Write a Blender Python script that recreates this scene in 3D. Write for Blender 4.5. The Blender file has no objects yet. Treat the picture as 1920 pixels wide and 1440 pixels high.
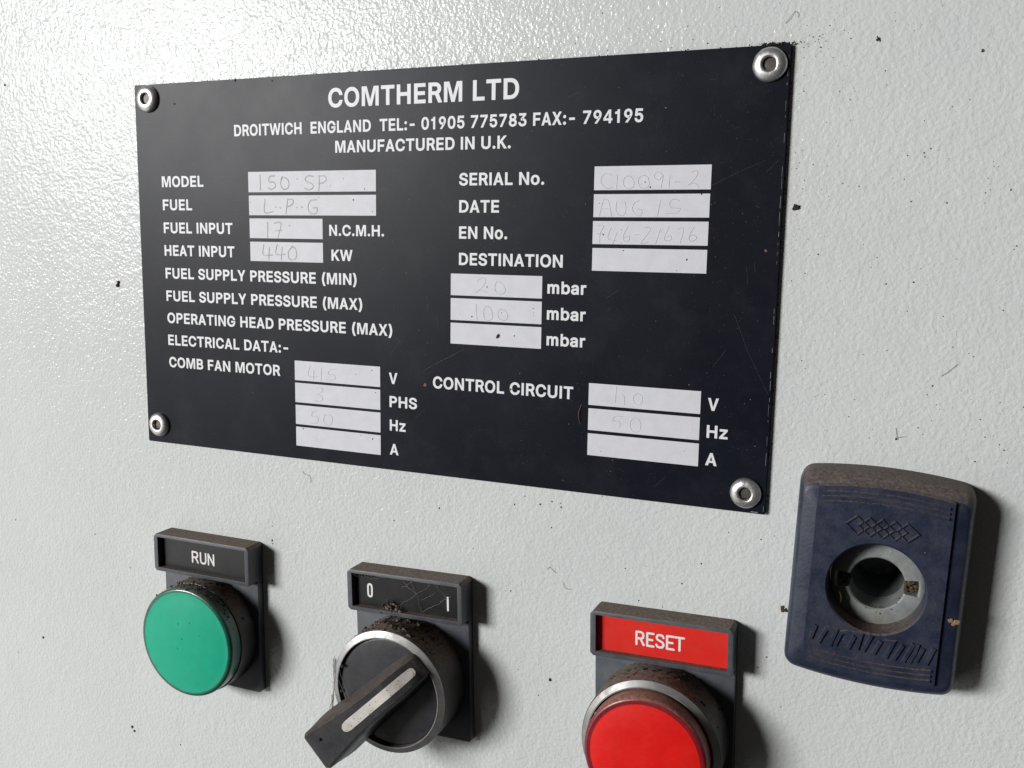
import bpy, bmesh, math, random, json
from mathutils import Vector, Matrix, noise
# ------------------------------------------------------------------ frame of reference
# every shape is given in millimetres on the cabinet front: u to the right, v downwards,
# d outwards from the nameplate's face; the painted wall lies at d = WALL
S = 0.001
WALL = -1.0
scene = bpy.context.scene
COL = scene.collection
random.seed(11)
def P(u, v, d=0.0): return Vector((u*S, -d*S, -v*S))

# ------------------------------------------------------------------ camera
R = [[0.9229531, -0.0159032, 0.3845838], [0.0710292, 0.9890239, -0.1295633], [-0.3783021, 0.1468975, 0.9139522]]
cam = bpy.data.cameras.new('camera'); cam_o = bpy.data.objects.new('camera', cam); COL.objects.link(cam_o)
ax = [Vector((r[0], r[2], -r[1])) for r in R]           # right, down, forward in world axes
M = Matrix((ax[0], -ax[1], -ax[2])).transposed().to_4x4()
M.translation = P(180.2789, 37.5521, 186.9615)
cam_o.matrix_world = M
cam.sensor_width = 36; cam.lens = 1762.45/1920*36
cam.clip_start = 0.005; cam.clip_end = 50
scene.camera = cam_o

# ------------------------------------------------------------------ light
scene.view_settings.view_transform = 'Standard'
scene.view_settings.look = 'None'
scene.view_settings.exposure = 0.0
scene.view_settings.gamma = 1.0
w = bpy.data.worlds.new('World'); scene.world = w; w.use_nodes = True
bg = w.node_tree.nodes['Background']
bg.inputs[0].default_value = (1.0, 0.93, 0.86, 1); bg.inputs[1].default_value = 0.026
def area(name, pos, target, sx, sy, power, col):
    l = bpy.data.lights.new(name, 'AREA'); l.shape = 'RECTANGLE'; l.size = sx; l.size_y = sy
    l.energy = power; l.color = col
    o = bpy.data.objects.new(name, l); COL.objects.link(o)
    o.location = P(*pos)
    o.rotation_euler = (P(*target) - P(*pos)).to_track_quat('-Z', 'Y').to_euler()
    return o
area('doorway_light', (-2400, -650, 3000), (60, 60, 0), 1.25, 0.75, 168.0, (1.0, 0.995, 0.985))
area('side_fill', (-560, 360, 380), (0, 150, 0), 0.7, 0.7, 1.5, (1.0, 0.975, 0.94))  # added fill lamp, brightens the lower left of the wall

# ------------------------------------------------------------------ materials
def nt(name):
    m = bpy.data.materials.new(name); m.use_nodes = True
    t = m.node_tree; b = t.nodes['Principled BSDF']
    return m, t, b
def node(t, kind, **kw):
    n = t.nodes.new(kind)
    for k, v in kw.items(): setattr(n, k, v)
    return n
def mm_coords(t):
    tc = node(t, 'ShaderNodeTexCoord'); mp = node(t, 'ShaderNodeMapping')
    g = node(t, 'ShaderNodeNewGeometry')
    mp.inputs['Scale'].default_value = (1000, 1000, 1000)
    t.links.new(g.outputs['Position'], mp.inputs['Vector'])
    return mp.outputs[0]
def noise_n(t, co, scale, detail=2, rough=.5, dist=0):
    n = node(t, 'ShaderNodeTexNoise'); n.inputs['Scale'].default_value = scale
    n.inputs['Detail'].default_value = detail; n.inputs['Roughness'].default_value = rough
    n.inputs['Distortion'].default_value = dist
    t.links.new(co, n.inputs['Vector']); return n.outputs['Fac']
def ramp(t, fac, a, b, ca=(0,0,0,1), cb=(1,1,1,1)):
    r = node(t, 'ShaderNodeValToRGB'); e = r.color_ramp.elements
    e[0].position = a; e[0].color = ca; e[1].position = b; e[1].color = cb
    t.links.new(fac, r.inputs[0]); return r.outputs[0]
def mix(t, fac, a, b):
    m = node(t, 'ShaderNodeMix', data_type='RGBA')
    for sock, val in ((m.inputs[0], fac), (m.inputs[6], a), (m.inputs[7], b)):
        if hasattr(val, 'links') or isinstance(val, bpy.types.NodeSocket): t.links.new(val, sock)
        elif isinstance(val, (int, float)): sock.default_value = val
        else: sock.default_value = (*val, 1) if len(val) == 3 else val
    return m.outputs[2]
def math_n(t, op, a, b=0.0):
    m = node(t, 'ShaderNodeMath', operation=op)
    for i, v in enumerate((a, b)):
        if isinstance(v, bpy.types.NodeSocket): t.links.new(v, m.inputs[i])
        else: m.inputs[i].default_value = v
    return m.outputs[0]
def bump(t, b, h, dist, strength=1.0):
    n = node(t, 'ShaderNodeBump'); n.inputs['Distance'].default_value = dist; n.inputs['Strength'].default_value = strength
    t.links.new(h, n.inputs['Height']); t.links.new(n.outputs[0], b.inputs['Normal'])

def surface(name, base, rough=.45, metallic=0.0, dust=0.0, dust_col=(.19, .142, .112), grain=.25, var=.18,
            speck=0.0, bump_mm=.03, bscale=3.0, coat=0.0, sss=0.0, spec=.5, scale=.35, haze=0.0, haze_col=(.3,.29,.27)):
    """a painted, moulded or metal surface with mottling, fine grain and the dust that has settled on upward faces"""
    m, t, b = nt(name); co = mm_coords(t)
    n1 = noise_n(t, co, scale, 4, .6); n2 = noise_n(t, co, bscale, 3, .6)
    dark = tuple(c*(1-var) for c in base); lite = tuple(min(1, c*(1+var)) for c in base)
    c = mix(t, ramp(t, n1, .3, .7), dark, lite)
    r = math_n(t, 'ADD', math_n(t, 'MULTIPLY', math_n(t, 'SUBTRACT', n2, .5), grain), rough)
    if haze:
        hz = math_n(t, 'MULTIPLY', ramp(t, noise_n(t, co, .22, 5, .65), .42, .75), haze)
        c = mix(t, hz, c, haze_col); r = math_n(t, 'ADD', r, math_n(t, 'MULTIPLY', hz, .5))
    if speck:
        vn = noise_n(t, co, 4.5, 1, .5)
        sp = math_n(t, 'MULTIPLY', ramp(t, vn, .70, .76), speck)
        c = mix(t, sp, c, haze_col)
    if dust:
        g = node(t, 'ShaderNodeNewGeometry'); sx = node(t, 'ShaderNodeSeparateXYZ')
        t.links.new(g.outputs['True Normal'], sx.inputs[0])
        up = ramp(t, sx.outputs[2], .25, .85)
        k = math_n(t, 'MULTIPLY', up, math_n(t, 'MULTIPLY', ramp(t, noise_n(t, co, .9, 5, .7), .12, .5), dust))
        dc = mix(t, ramp(t, noise_n(t, co, 1.6, 4, .7), .35, .68), tuple(x*.45 for x in dust_col), tuple(x*1.35 for x in dust_col))
        c = mix(t, k, c, dc)
        r = math_n(t, 'ADD', r, math_n(t, 'MULTIPLY', k, .4))
        mm = math_n(t, 'SUBTRACT', metallic, math_n(t, 'MULTIPLY', k, metallic)); t.links.new(mm, b.inputs['Metallic'])
    else: b.inputs['Metallic'].default_value = metallic
    t.links.new(c, b.inputs['Base Color']); t.links.new(r, b.inputs['Roughness'])
    b.inputs['Specular IOR Level'].default_value = spec
    if coat: b.inputs['Coat Weight'].default_value = coat; b.inputs['Coat Roughness'].default_value = .12
    if sss:
        b.inputs['Subsurface Weight'].default_value = sss; b.inputs['Subsurface Radius'].default_value = (1, 1, 1)
        b.inputs['Subsurface Scale'].default_value = .003
    if bump_mm: bump(t, b, n2, bump_mm*S*1.0)
    return m

def wall_material():
    m, t, b = nt('textured_paint'); co = mm_coords(t)
    big = noise_n(t, co, .035, 3, .5); mid = noise_n(t, co, .25, 4, .6)
    c = mix(t, ramp(t, big, .3, .7), (.615, .645, .64), (.65, .67, .66))
    c = mix(t, math_n(t, 'MULTIPLY', ramp(t, mid, .52, .85), .16), c, (.42, .42, .37))
    sm = ramp(t, noise_n(t, co, 1.1, 6, .75), .66, .74)
    c = mix(t, math_n(t, 'MULTIPLY', sm, .25), c, (.33, .32, .28))
    t.links.new(c, b.inputs['Base Color'])
    b.inputs['Roughness'].default_value = .17
    b.inputs['Specular IOR Level'].default_value = .22
    # leathery powder-coat relief: rounded pebbles about a millimetre across on a gentle undulation
    n1 = noise_n(t, co, 1.35, 2.0, .45, .2); n2 = noise_n(t, co, .52, 1, .5); n3 = noise_n(t, co, 3.4, 2, .5)
    h = math_n(t, 'ADD', math_n(t, 'MULTIPLY', ramp(t, n1, .25, .75), 1.0), math_n(t, 'MULTIPLY', n2, 1.2))
    h = math_n(t, 'ADD', h, math_n(t, 'MULTIPLY', n3, .10))
    bump(t, b, h, .000078)
    return m

def nameplate_material():
    m, t, b = nt('black_anodised'); co = mm_coords(t)
    n = noise_n(t, co, .05, 4, .6); f = noise_n(t, co, 2.2, 3, .6); s = noise_n(t, co, 3.3, 1, .5)
    c = mix(t, ramp(t, n, .35, .7), (.0045, .0055, .011), (.007, .0085, .015))
    c = mix(t, math_n(t, 'MULTIPLY', ramp(t, noise_n(t, co, .11, 5, .65), .5, .8), .05), c, (.2, .2, .22))
    c = mix(t, math_n(t, 'MULTIPLY', ramp(t, s, .72, .78), .30), c, (.25, .25, .27))
    # fine scratches: stretched noise in two directions
    for ang, sc in ((.6, (9, 1, .05)), (-.95, (7, 1, .04))):
        mp = node(t, 'ShaderNodeMapping'); mp.inputs['Rotation'].default_value = (0, ang, 0)
        mp.inputs['Scale'].default_value = sc; t.links.new(co, mp.inputs['Vector'])
        q = noise_n(t, mp.outputs[0], .55, 1, .5)
        msk = ramp(t, noise_n(t, co, .045, 2, .5), .55, .72)
        k = math_n(t, 'MULTIPLY', math_n(t, 'MULTIPLY', ramp(t, q, .76, .80), msk), .25)
        c = mix(t, k, c, (.17, .17, .18))
    t.links.new(c, b.inputs['Base Color'])
    r = math_n(t, 'ADD', math_n(t, 'MULTIPLY', n, .10), .33); t.links.new(r, b.inputs['Roughness'])
    b.inputs['Specular IOR Level'].default_value = .13
    bump(t, b, f, .000012)
    return m

def label_print(name, col, rough=.5, var=.04, metallic=0):
    m, t, b = nt(name); co = mm_coords(t)
    n = noise_n(t, co, .5, 4, .6)
    t.links.new(mix(t, ramp(t, n, .3, .7), tuple(c*(1-var) for c in col), tuple(c*(1+var) for c in col)), b.inputs['Base Color'])
    b.inputs['Roughness'].default_value = rough; b.inputs['Metallic'].default_value = metallic
    return m

MAT = dict(
    wall=wall_material(), black=nameplate_material(),
    silver=surface('bare_silver_field', (.64, .645, .69), .55, 0, var=.05, grain=.2, speck=.10, bump_mm=.006, haze=.06, haze_col=(.5,.48,.42)),
    white_print=label_print('silver_lettering', (.76, .76, .79), .5),
    scribe=label_print('scribed_line', (.43, .43, .45), .45, .25),
    scribe_faint=label_print('scribed_line_faint', (.555, .56, .59), .45, .2),
    worn_edge=label_print('worn_edge', (.30, .30, .31), .5, .5),
    scratch=label_print('fine_scratch', (.085, .087, .095), .5, .5),
    rivet=surface('rivet_aluminium', (.62, .61, .60), .36, .85, var=.12, grain=.4, bump_mm=.02, bscale=2.5, haze=.25, haze_col=(.3,.28,.25)),
    mandrel=surface('rivet_mandrel_steel', (.10, .09, .08), .5, .7, var=.4, bump_mm=.03),
    grey_plastic=surface('slate_grey_plastic', (.062, .072, .088), .42, dust=.95, haze=.35, haze_col=(.16,.14,.13), speck=.25, bump_mm=.012),
    black_label=surface('black_label', (.006, .006, .008), .35, haze=.10, haze_col=(.06,.05,.045), speck=.3, bump_mm=.004, var=.2),
    red_label=surface('red_label', (.72, .018, .010), .4, haze=.10, haze_col=(.35,.10,.08), speck=.0, bump_mm=.004, var=.04),
    engraved=label_print('engraved_white', (.80, .78, .79), .5),
    bezel_black=surface('black_bezel', (.010, .0095, .009), .42, dust=1.0, haze=.12, haze_col=(.10,.085,.07), bump_mm=.03, bscale=1.8),
    chrome=surface('chromed_ring', (.36, .36, .355), .42, .85, var=.2, dust=.12, haze=.5, haze_col=(.16,.14,.12), bump_mm=.01),
    green=surface('green_lens', (.0, .41, .245), .40, sss=.4, coat=.0, spec=.3, haze=.05, haze_col=(.25,.5,.42), var=.05, bump_mm=.003, dust=.25, dust_col=(.1,.12,.1)),
    green_rim=surface('clear_green_rim', (.004, .10, .065), .25, dust=.5, coat=.3, haze=.2, haze_col=(.08,.10,.085), bump_mm=.01),
    red=surface('red_cap', (.74, .008, .005), .36, sss=.35, coat=.1, haze=.05, haze_col=(.8,.2,.15), var=.05, bump_mm=.003),
    red_rim=surface('clear_red_rim', (.20, .006, .012), .34, dust=.95, dust_col=(.30,.155,.11), coat=.1, haze=.2, haze_col=(.16,.05,.05), bump_mm=.01),
    knob=surface('black_knob', (.020, .020, .025), .42, dust=.45, haze=.3, haze_col=(.07,.065,.06), speck=.3, bump_mm=.02, bscale=2.0),
    stripe=surface('pointer_stripe', (.68, .65, .60), .5, haze=.6, haze_col=(.32,.27,.22), speck=.6, var=.1, bump_mm=.02),
    blue=surface('navy_moulding', (.014, .020, .044), .42, dust=.85, dust_col=(.17,.13,.108), haze=.36, haze_col=(.062,.062,.078), speck=.1, var=.15, grain=.4, bump_mm=.035, bscale=1.6, scale=.12),  # haze: dusty film plus sky reflection painted into the colour
    zinc=surface('zinc_casting', (.30, .325, .325), .5, .3, var=.2, haze=.35, haze_col=(.22,.18,.10), bump_mm=.06, bscale=1.2),
    bore=surface('dark_bore', (.14, .15, .15), .45, .3, var=.3, bump_mm=.03),
    rust=surface('rusty_dirt', (.085, .056, .028), .8, var=.5, bump_mm=.15, bscale=1.2),
    crumb=surface('dark_dirt', (.028, .020, .015), .9, var=.6, bump_mm=.1),
    crumb_brown=surface('brown_dirt', (.13, .10, .075), .9, var=.5, bump_mm=.1),
    crumb_tan=surface('tan_dirt', (.22, .14, .09), .9, var=.4, bump_mm=.1),
    fibre=surface('fibre', (.03, .028, .025), .8, bump_mm=0),
    web=surface('cobweb_silk', (.34, .30, .26), .8, bump_mm=0, var=.35),
)

# ------------------------------------------------------------------ measured data (millimetres)
ENG= {'SER':[[(123.85,23.37),(122.98,22.95),(121.97,23.58),(121.74,24.55),(122.38,25.7),(123.42,26.03),(124.1,25.71)],[(125.18,23.46),(125.05,26.12)],[(127.59,23.57),(126.68,23.96),(126.46,25.09),(127.0,25.98),(128.02,26.06),(128.67,25.43),(128.46,24.3),(127.77,23.66)],[(130.94,23.54),(129.95,23.68),(129.52,24.8),(130.03,25.84),(131.04,26.01),(131.76,25.3),(131.54,24.02),(130.78,23.53)],[(134.41,23.58),(133.9,23.02),(133.07,22.93),(132.77,23.64),(133.13,24.28),(133.95,24.29),(134.5,23.58),(134.45,24.53),(134.18,26.03)],[(135.92,23.6),(135.79,26.04)],[(136.92,24.87),(137.89,24.85)],[(140.23,23.03),(141.17,22.73),(141.37,23.51),(140.46,24.75),(139.38,25.68),(140.8,25.06),(141.71,25.93)]],'DATE':[[(121.61,31.57),(122.38,28.46),(123.41,28.47),(124.2,31.56)],[(122.17,30.09),(123.9,30.09)],[(125.22,28.63),(125.1,30.26),(125.83,31.39),(126.85,31.23),(127.15,30.09),(126.93,28.72)],[(129.79,28.48),(128.88,28.96),(128.53,30.09),(129.22,31.22),(130.23,31.38),(130.53,30.41),(129.68,30.09)],[(134.19,28.33),(133.71,31.53)],[(138.04,28.5),(136.89,28.18),(136.1,28.82),(136.3,29.77),(137.29,29.93),(138.27,30.09),(137.49,30.88),(135.37,31.04)]],'EN':[[(121.32,33.38),(122.63,33.53),(121.89,35.02),(121.86,37.0)],[(121.37,35.11),(122.85,35.09)],[(124.19,33.85),(123.54,35.99),(125.14,36.46)],[(125.43,34.82),(124.64,37.13)],[(127.7,33.66),(126.82,35.46),(127.03,36.44),(127.96,36.43),(128.02,35.61),(127.0,35.79)],[(129.19,35.27),(130.03,35.1)],[(130.99,33.8),(132.17,33.79),(132.2,34.59),(130.52,36.88),(131.94,36.7)],[(134.42,34.09),(133.54,37.0)],[(136.13,33.6),(135.31,35.53),(135.5,36.33),(136.57,36.15),(136.53,35.35),(135.56,35.68)],[(137.95,34.06),(139.09,33.89),(138.48,36.77)],[(141.17,33.56),(140.21,35.47),(140.66,36.42),(141.76,35.77),(141.08,35.14),(140.37,35.47)]],'P20':[[(94.34,45.59),(95.18,44.93),(96.1,44.9),(96.25,45.66),(95.77,46.57),(93.94,48.18),(95.21,47.43),(96.63,48.08)],[(98.98,45.52),(98.5,46.49),(98.73,47.63),(99.58,48.24),(100.69,47.95),(100.95,47.05),(100.38,46.05),(99.12,45.52)]],'P100':[[(94.11,50.62),(94.36,53.98)],[(96.53,50.92),(95.97,51.84),(96.14,53.64),(96.99,54.06),(97.97,53.56),(97.96,52.27),(97.38,51.14),(96.53,50.92)],[(100.18,51.15),(99.36,52.09),(99.52,53.36),(100.5,53.83),(101.47,53.53),(101.52,52.38),(100.88,51.64),(100.05,51.54)]],'CV':[[(126.39,66.62),(126.28,69.86)],[(127.79,68.5),(128.12,68.24),(128.3,70.12)],[(130.63,67.56),(130.1,68.58),(130.42,69.67),(131.28,69.95),(131.96,69.27),(131.85,68.02),(130.77,67.52)]],'CH':[[(127.96,72.68),(126.24,72.83),(125.9,73.71),(127.13,73.74),(127.45,74.57),(127.04,75.17),(125.88,75.2)],[(130.53,72.67),(129.71,73.52),(129.68,74.79),(130.5,75.7),(131.48,75.47),(131.87,74.45),(131.54,73.08),(130.53,72.67)]],'F415':[[(50.74,66.94),(50.16,69.38),(52.78,69.47)],[(51.76,68.03),(51.62,70.18)],[(53.97,67.26),(53.71,70.3)],[(57.99,67.17),(56.13,67.74),(55.91,68.64),(57.35,68.71),(57.75,69.39),(56.92,69.98),(55.27,70.01)]],'F3':[[(52.53,72.08),(53.79,71.98),(54.19,72.85),(52.5,73.78),(53.75,73.95),(54.16,74.64),(53.52,75.31),(52.05,75.34)]],'F50':[[(52.64,77.63),(51.27,78.11),(51.04,79.21),(52.41,79.09),(52.81,80.14),(51.96,80.85),(50.9,80.85)],[(54.73,78.36),(54.28,79.83),(55.1,80.93),(56.35,80.73),(56.79,79.26),(56.18,78.41),(54.93,78.52)]],'MODEL':[[(37.43,22.32),(37.48,25.69)],[(41.62,22.53),(40.2,22.63),(39.93,23.78),(41.35,23.99),(41.8,24.95),(40.59,25.6),(39.74,25.32)],[(43.75,22.67),(43.23,24.39),(44.15,25.62),(45.42,25.17),(45.46,23.65),(44.21,22.87),(43.5,23.24)],[(52.32,22.77),(50.95,22.57),(50.11,23.32),(50.69,24.0),(52.06,24.47),(52.27,25.3),(51.12,25.79),(49.97,25.4)],[(54.05,22.61),(53.86,26.0)],[(54.05,22.68),(55.5,22.7),(55.85,23.57),(55.02,24.2),(54.02,24.3)]],'FUEL':[[(38.71,27.91),(38.53,30.95),(40.94,30.75)],[(41.68,29.7),(41.82,29.78)],[(42.96,29.86),(43.1,29.93)],[(45.17,27.86),(44.62,31.32)],[(45.17,27.93),(46.58,28.05),(46.55,29.01),(44.99,29.7)],[(47.57,29.78),(47.7,29.82)],[(49.06,29.7),(49.19,29.78)],[(53.05,28.07),(51.53,28.26),(50.81,29.78),(51.48,31.11),(52.99,31.11),(53.33,29.97),(52.19,29.86)]],'FIN':[[(39.34,33.29),(39.24,36.82)],[(41.34,33.47),(43.15,33.46),(42.21,36.78)],[(41.54,35.22),(43.21,35.13)]],'HEAT':[[(38.08,38.6),(37.87,40.98),(40.43,40.93)],[(39.66,39.17),(39.44,42.13)],[(41.93,38.54),(41.54,40.71),(44.02,40.74)],[(43.35,39.11),(43.04,42.06)],[(46.2,38.87),(45.08,40.25),(45.33,41.73),(46.6,41.98),(47.42,40.99),(47.12,39.44),(46.2,38.87)]]}
LOCK_LETTERS= [[(169.27,107.9),(168.39,110.8),(169.98,110.84),(171.3,107.95),(173.02,108.11),(172.08,110.98)],[(173.04,110.77),(173.92,108.31),(175.07,107.94),(177.43,108.16),(176.88,110.88)],[(176.16,108.88),(175.34,111.0)],[(179.1,108.27),(177.98,111.0)],[(180.73,109.02),(179.8,111.15)],[(181.92,108.64),(182.99,108.61),(181.91,111.48)],[(184.51,109.13),(183.34,111.61)],[(186.3,108.56),(184.98,111.7)],[(187.06,108.49),(186.69,110.08),(185.96,111.59)],[(187.94,109.13),(187.06,111.3)],[(189.72,108.79),(188.75,111.53)]]
DIAMONDS= [[(173.39,87.3),(175.42,89.12),(177.37,87.44),(175.28,85.67),(173.39,87.3)],[(175.58,87.39),(177.59,89.2),(179.52,87.53),(177.44,85.77),(175.58,87.39)],[(177.75,87.48),(179.74,89.28),(181.65,87.62),(179.59,85.87),(177.75,87.48)],[(179.89,87.57),(181.87,89.37),(183.76,87.7),(181.72,85.96),(179.89,87.57)],[(182.02,87.66),(183.98,89.45),(185.85,87.79),(183.82,86.06),(182.02,87.66)]]
SPECKS= [(155.02,-7.58,0.12),(154.31,-5.9,0.1),(160.2,-3.26,0.16),(161.3,-4.44,0.1),(164.22,-2.95,0.18),(165.0,-3.86,0.12),(166.81,-1.96,0.14),(161.43,-1.13,0.18),(162.52,-1.22,0.2),(163.01,-0.87,0.18),(163.13,-1.49,0.16),(162.41,-0.6,0.16),(163.74,-0.26,0.16),(161.8,-0.32,0.14),(162.6,-0.02,0.12),(162.9,0.78,0.25),(159.89,0.6,0.16),(160.68,0.46,0.16),(159.26,-0.42,0.18),(158.14,-0.65,0.14),(162.11,2.31,0.1),(160.01,2.48,0.14),(163.74,4.3,0.08),(160.19,5.67,0.14),(167.68,4.33,0.1),(168.04,-0.45,0.22),(172.52,-0.4,0.3),(173.08,0.31,0.3),(174.28,5.55,0.2),(174.69,8.05,0.18),(175.38,-2.96,0.12),(177.58,-2.13,0.12),(178.59,-1.07,0.14),(179.85,-2.04,0.1),(182.93,-5.01,0.14),(189.94,3.11,0.3),(166.67,8.78,0.14),(160.36,8.49,0.18),(159.65,8.94,0.12),(159.6,10.29,0.12),(168.62,10.35,0.25),(168.86,14.0,0.12),(173.26,18.03,0.12),(167.13,18.57,0.12),(179.06,20.52,0.18),(181.95,20.86,0.18),(181.78,20.11,0.3),(182.87,19.42,0.18),(184.05,19.69,0.12),(185.93,21.22,0.12),(188.49,11.21,0.14),(185.79,12.28,0.14),(181.42,14.52,0.14),(160.68,19.27,0.15),(160.26,21.51,0.14),(162.82,21.88,0.16),(165.38,22.19,0.14),(159.8,22.52,0.14),(161.39,24.74,0.15),(161.16,26.32,0.14),(164.6,26.44,0.15),(168.29,25.37,0.14),(171.16,25.94,0.2),(176.89,24.59,0.12),(177.16,25.39,0.12),(178.8,24.77,0.12),(180.21,28.68,0.18),(186.2,28.94,0.22),(192.25,27.23,0.18),(192.97,26.71,0.15),(192.31,28.99,0.14),(196.2,26.73,0.22),(192.44,24.71,0.2),(193.2,22.7,0.14),(193.08,21.84,0.12),(181.52,27.04,0.1),(160.36,31.05,0.12),(163.45,32.77,0.14),(160.98,33.85,0.12),(159.95,35.2,0.1),(162.68,35.67,0.15),(160.58,35.86,0.14),(164.65,34.55,0.12),(164.72,38.47,0.2),(172.63,36.52,0.1),(197.91,36.46,0.18),(159.89,29.53,0.2),(164.72,38.47,0.22),(162.58,42.11,0.18),(160.14,43.63,0.14),(175.2,38.86,0.16),(174.31,40.75,0.12),(172.63,36.52,0.1),(177.07,43.69,0.22),(183.95,43.58,0.12),(182.76,40.74,0.14),(181.74,43.23,0.3),(181.02,48.6,0.18),(187.11,49.25,0.2),(188.51,38.88,0.22),(196.75,47.75,0.22),(189.15,54.73,0.18),(189.56,52.5,0.14),(192.63,56.28,0.25),(191.86,55.75,0.14),(165.17,54.92,0.14),(162.91,58.87,0.2),(163.59,60.32,0.12),(165.43,59.72,0.1),(160.73,59.64,0.12),(167.56,65.13,0.22),(166.17,65.41,0.12),(162.29,63.61,0.12),(171.1,63.29,0.14),(172.98,65.65,0.2),(172.18,69.09,0.22),(169.12,75.01,0.16),(176.55,71.11,0.16),(178.37,73.83,0.16),(185.31,71.33,0.14),(184.4,70.13,0.2),(186.62,68.59,0.14),(185.51,63.77,0.2),(186.29,62.11,0.25),(191.17,62.65,0.16),(192.81,64.13,0.14),(197.6,64.28,0.16),(197.77,66.38,0.12),(194.64,67.66,0.2),(195.68,70.83,0.22),(197.04,70.47,0.14),(198.89,72.92,0.3),(198.09,72.01,0.16),(194.39,75.53,0.2),(199.65,75.21,0.16),(201.37,64.81,0.2),(187.8,66.32,0.12),(187.21,65.53,0.16),(173.93,57.01,0.14),(178.02,56.0,0.14),(176.33,56.36,0.1),(197.9,36.4,0.2),(197.56,37.02,0.2),(176.1,72.84,0.2),(180.79,72.6,0.3),(112.46,98.91,0.3),(102.92,114.99,0.3),(129.33,105.7,0.28),(145.53,102.24,0.28),(141.68,107.13,0.22),(132.57,112.37,0.22),(157.21,95.43,0.22),(159.81,94.37,0.2),(150.7,94.82,0.18),(133.8,104.57,0.15),(137.81,112.93,0.2),(141.3,114.21,0.2),(159.65,119.96,0.25),(163.03,130.13,0.2),(112.93,134.28,0.5),(110.15,138.56,0.25),(105.1,133.34,0.2),(99.6,111.49,0.15),(101.76,115.18,0.15),(93.55,106.34,0.15),(115.76,104.26,0.15),(125.22,103.53,0.12),(135.31,106.43,0.12),(153.94,115.92,0.2),(158.09,122.51,0.2),(164.48,116.42,0.15),(162.15,114.44,0.18),(155.37,114.03,0.2),(125.58,114.55,0.15),(123.22,114.52,0.12),(-45.68,-2.41,0.45),(-9.18,49.35,0.5),(-52.02,118.51,0.35),(-21.61,118.69,0.3),(-43.77,152.74,0.5),(-54.4,159.34,0.3),(-11.26,173.38,0.5),(-10.55,174.5,0.6),(-9.56,126.25,0.2),(-25.04,125.94,0.15),(-14.17,130.01,0.15),(5.77,174.74,0.3),(-9.39,126.53,0.2),(37.97,108.5,0.2),(37.87,112.26,0.4),(38.01,113.08,0.4),(35.48,128.42,0.25),(75.77,91.76,0.2),(84.86,97.95,0.3),(72.9,102.43,0.25),(101.43,88.9,0.2),(109.98,131.24,0.15),(103.59,94.76,0.35),(109.68,94.01,0.3),(112.41,93.07,0.3),(114.54,94.02,0.3),(105.98,92.64,0.2),(114.39,93.19,0.2),(123.77,90.51,0.15),(47.91,0.49,0.35),(25.99,-4.9,0.2),(23.44,-0.49,0.18),(29.9,-0.05,0.18),(52.3,-0.35,0.18),(68.45,-0.65,0.2),(101.71,-4.2,0.2),(104.17,-0.86,0.2),(107.1,-2.59,0.22),(115.21,-2.92,0.2),(115.74,-4.13,0.2),(122.01,-1.16,0.22),(132.85,-2.21,0.2),(135.02,-0.87,0.18),(139.15,-2.1,0.22),(141.97,-1.23,0.2),(111.65,-7.52,0.2),(126.29,-4.96,0.15),(144.01,-7.64,0.2),(132.64,-7.51,0.15),(138.0,-4.65,0.15),(120.67,-8.41,0.18)]
PLATE_SPECKS= [(47.94,23.29,0.18),(60.55,23.36,0.16),(57.04,24.89,0.12),(66.11,25.71,0.16),(45.6,33.95,0.16),(63.11,28.1,0.2),(53.83,27.51,0.12),(68.16,30.71,0.14),(34.49,28.6,0.12),(12.56,4.96,0.3),(31.02,0.25,0.4),(41.48,0.88,0.2),(44.75,0.01,0.2),(53.63,0.02,0.2),(130.96,24.81,0.2),(132.03,25.82,0.2),(121.58,28.95,0.16),(142.36,27.26,0.2),(122.59,35.26,0.2),(140.0,40.04,0.25),(126.53,36.9,0.12),(126.92,38.41,0.2),(138.08,42.19,0.12),(96.69,46.8,0.22),(93.11,53.36,0.26),(99.44,57.36,0.5),(103.26,57.07,0.22),(107.53,50.98,0.16),(100.2,52.24,0.12),(67.76,66.92,0.2),(48.49,82.38,0.2),(67.81,83.15,0.25),(64.63,82.51,0.16),(68.68,72.11,0.16)]
HAIRS= [[(111.68,108.61),(112.29,107.9),(112.94,108.54),(113.83,109.02)],[(115.5,110.97),(115.77,111.91),(116.4,112.3),(117.52,112.24)],[(47.3,93.3),(48.22,94.01),(49.45,94.27),(49.89,95.96)],[(156.34,-3.83),(157.23,-4.9),(158.03,-5.88),(158.54,-5.37),(158.57,-4.8)],[(187.64,60.19),(188.72,59.23),(190.12,57.86)],[(180.64,70.49),(180.98,72.6),(181.14,72.28),(182.32,71.96)]]
SCRATCHES= [[(149.75,50.36),(152.82,57.67),(157.08,65.68)],[(135.17,86.9),(137.39,84.53)],[(82.33,65.43),(91.27,60.61)],[(123.86,50.85),(124.7,50.28)],[(145.96,61.28),(148.54,57.53)],[(91.88,73.12),(92.48,74.11)],[(72.39,63.15),(73.93,61.14),(75.14,59.74)],[(80.8,66.44),(85.01,63.9),(89.15,61.96)],[(79.1,77.33),(81.67,74.79)],[(74.15,59.03),(75.23,59.85)],[(82.02,49.1),(82.24,52.81)],[(84.54,53.45),(84.77,57.16)],[(144.41,25.51),(149.27,23.11),(154.4,20.96)],[(154.52,23.18),(156.61,21.0)],[(113.93,7.86),(116.48,6.79)],[(142.9,5.57),(144.06,5.81)],[(123.7,48.17),(126.21,46.44)],[(151.7,40.97),(152.07,44.43)],[(153.18,40.17),(153.36,42.08)],[(1.82,9.03),(6.08,9.09)]]
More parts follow.
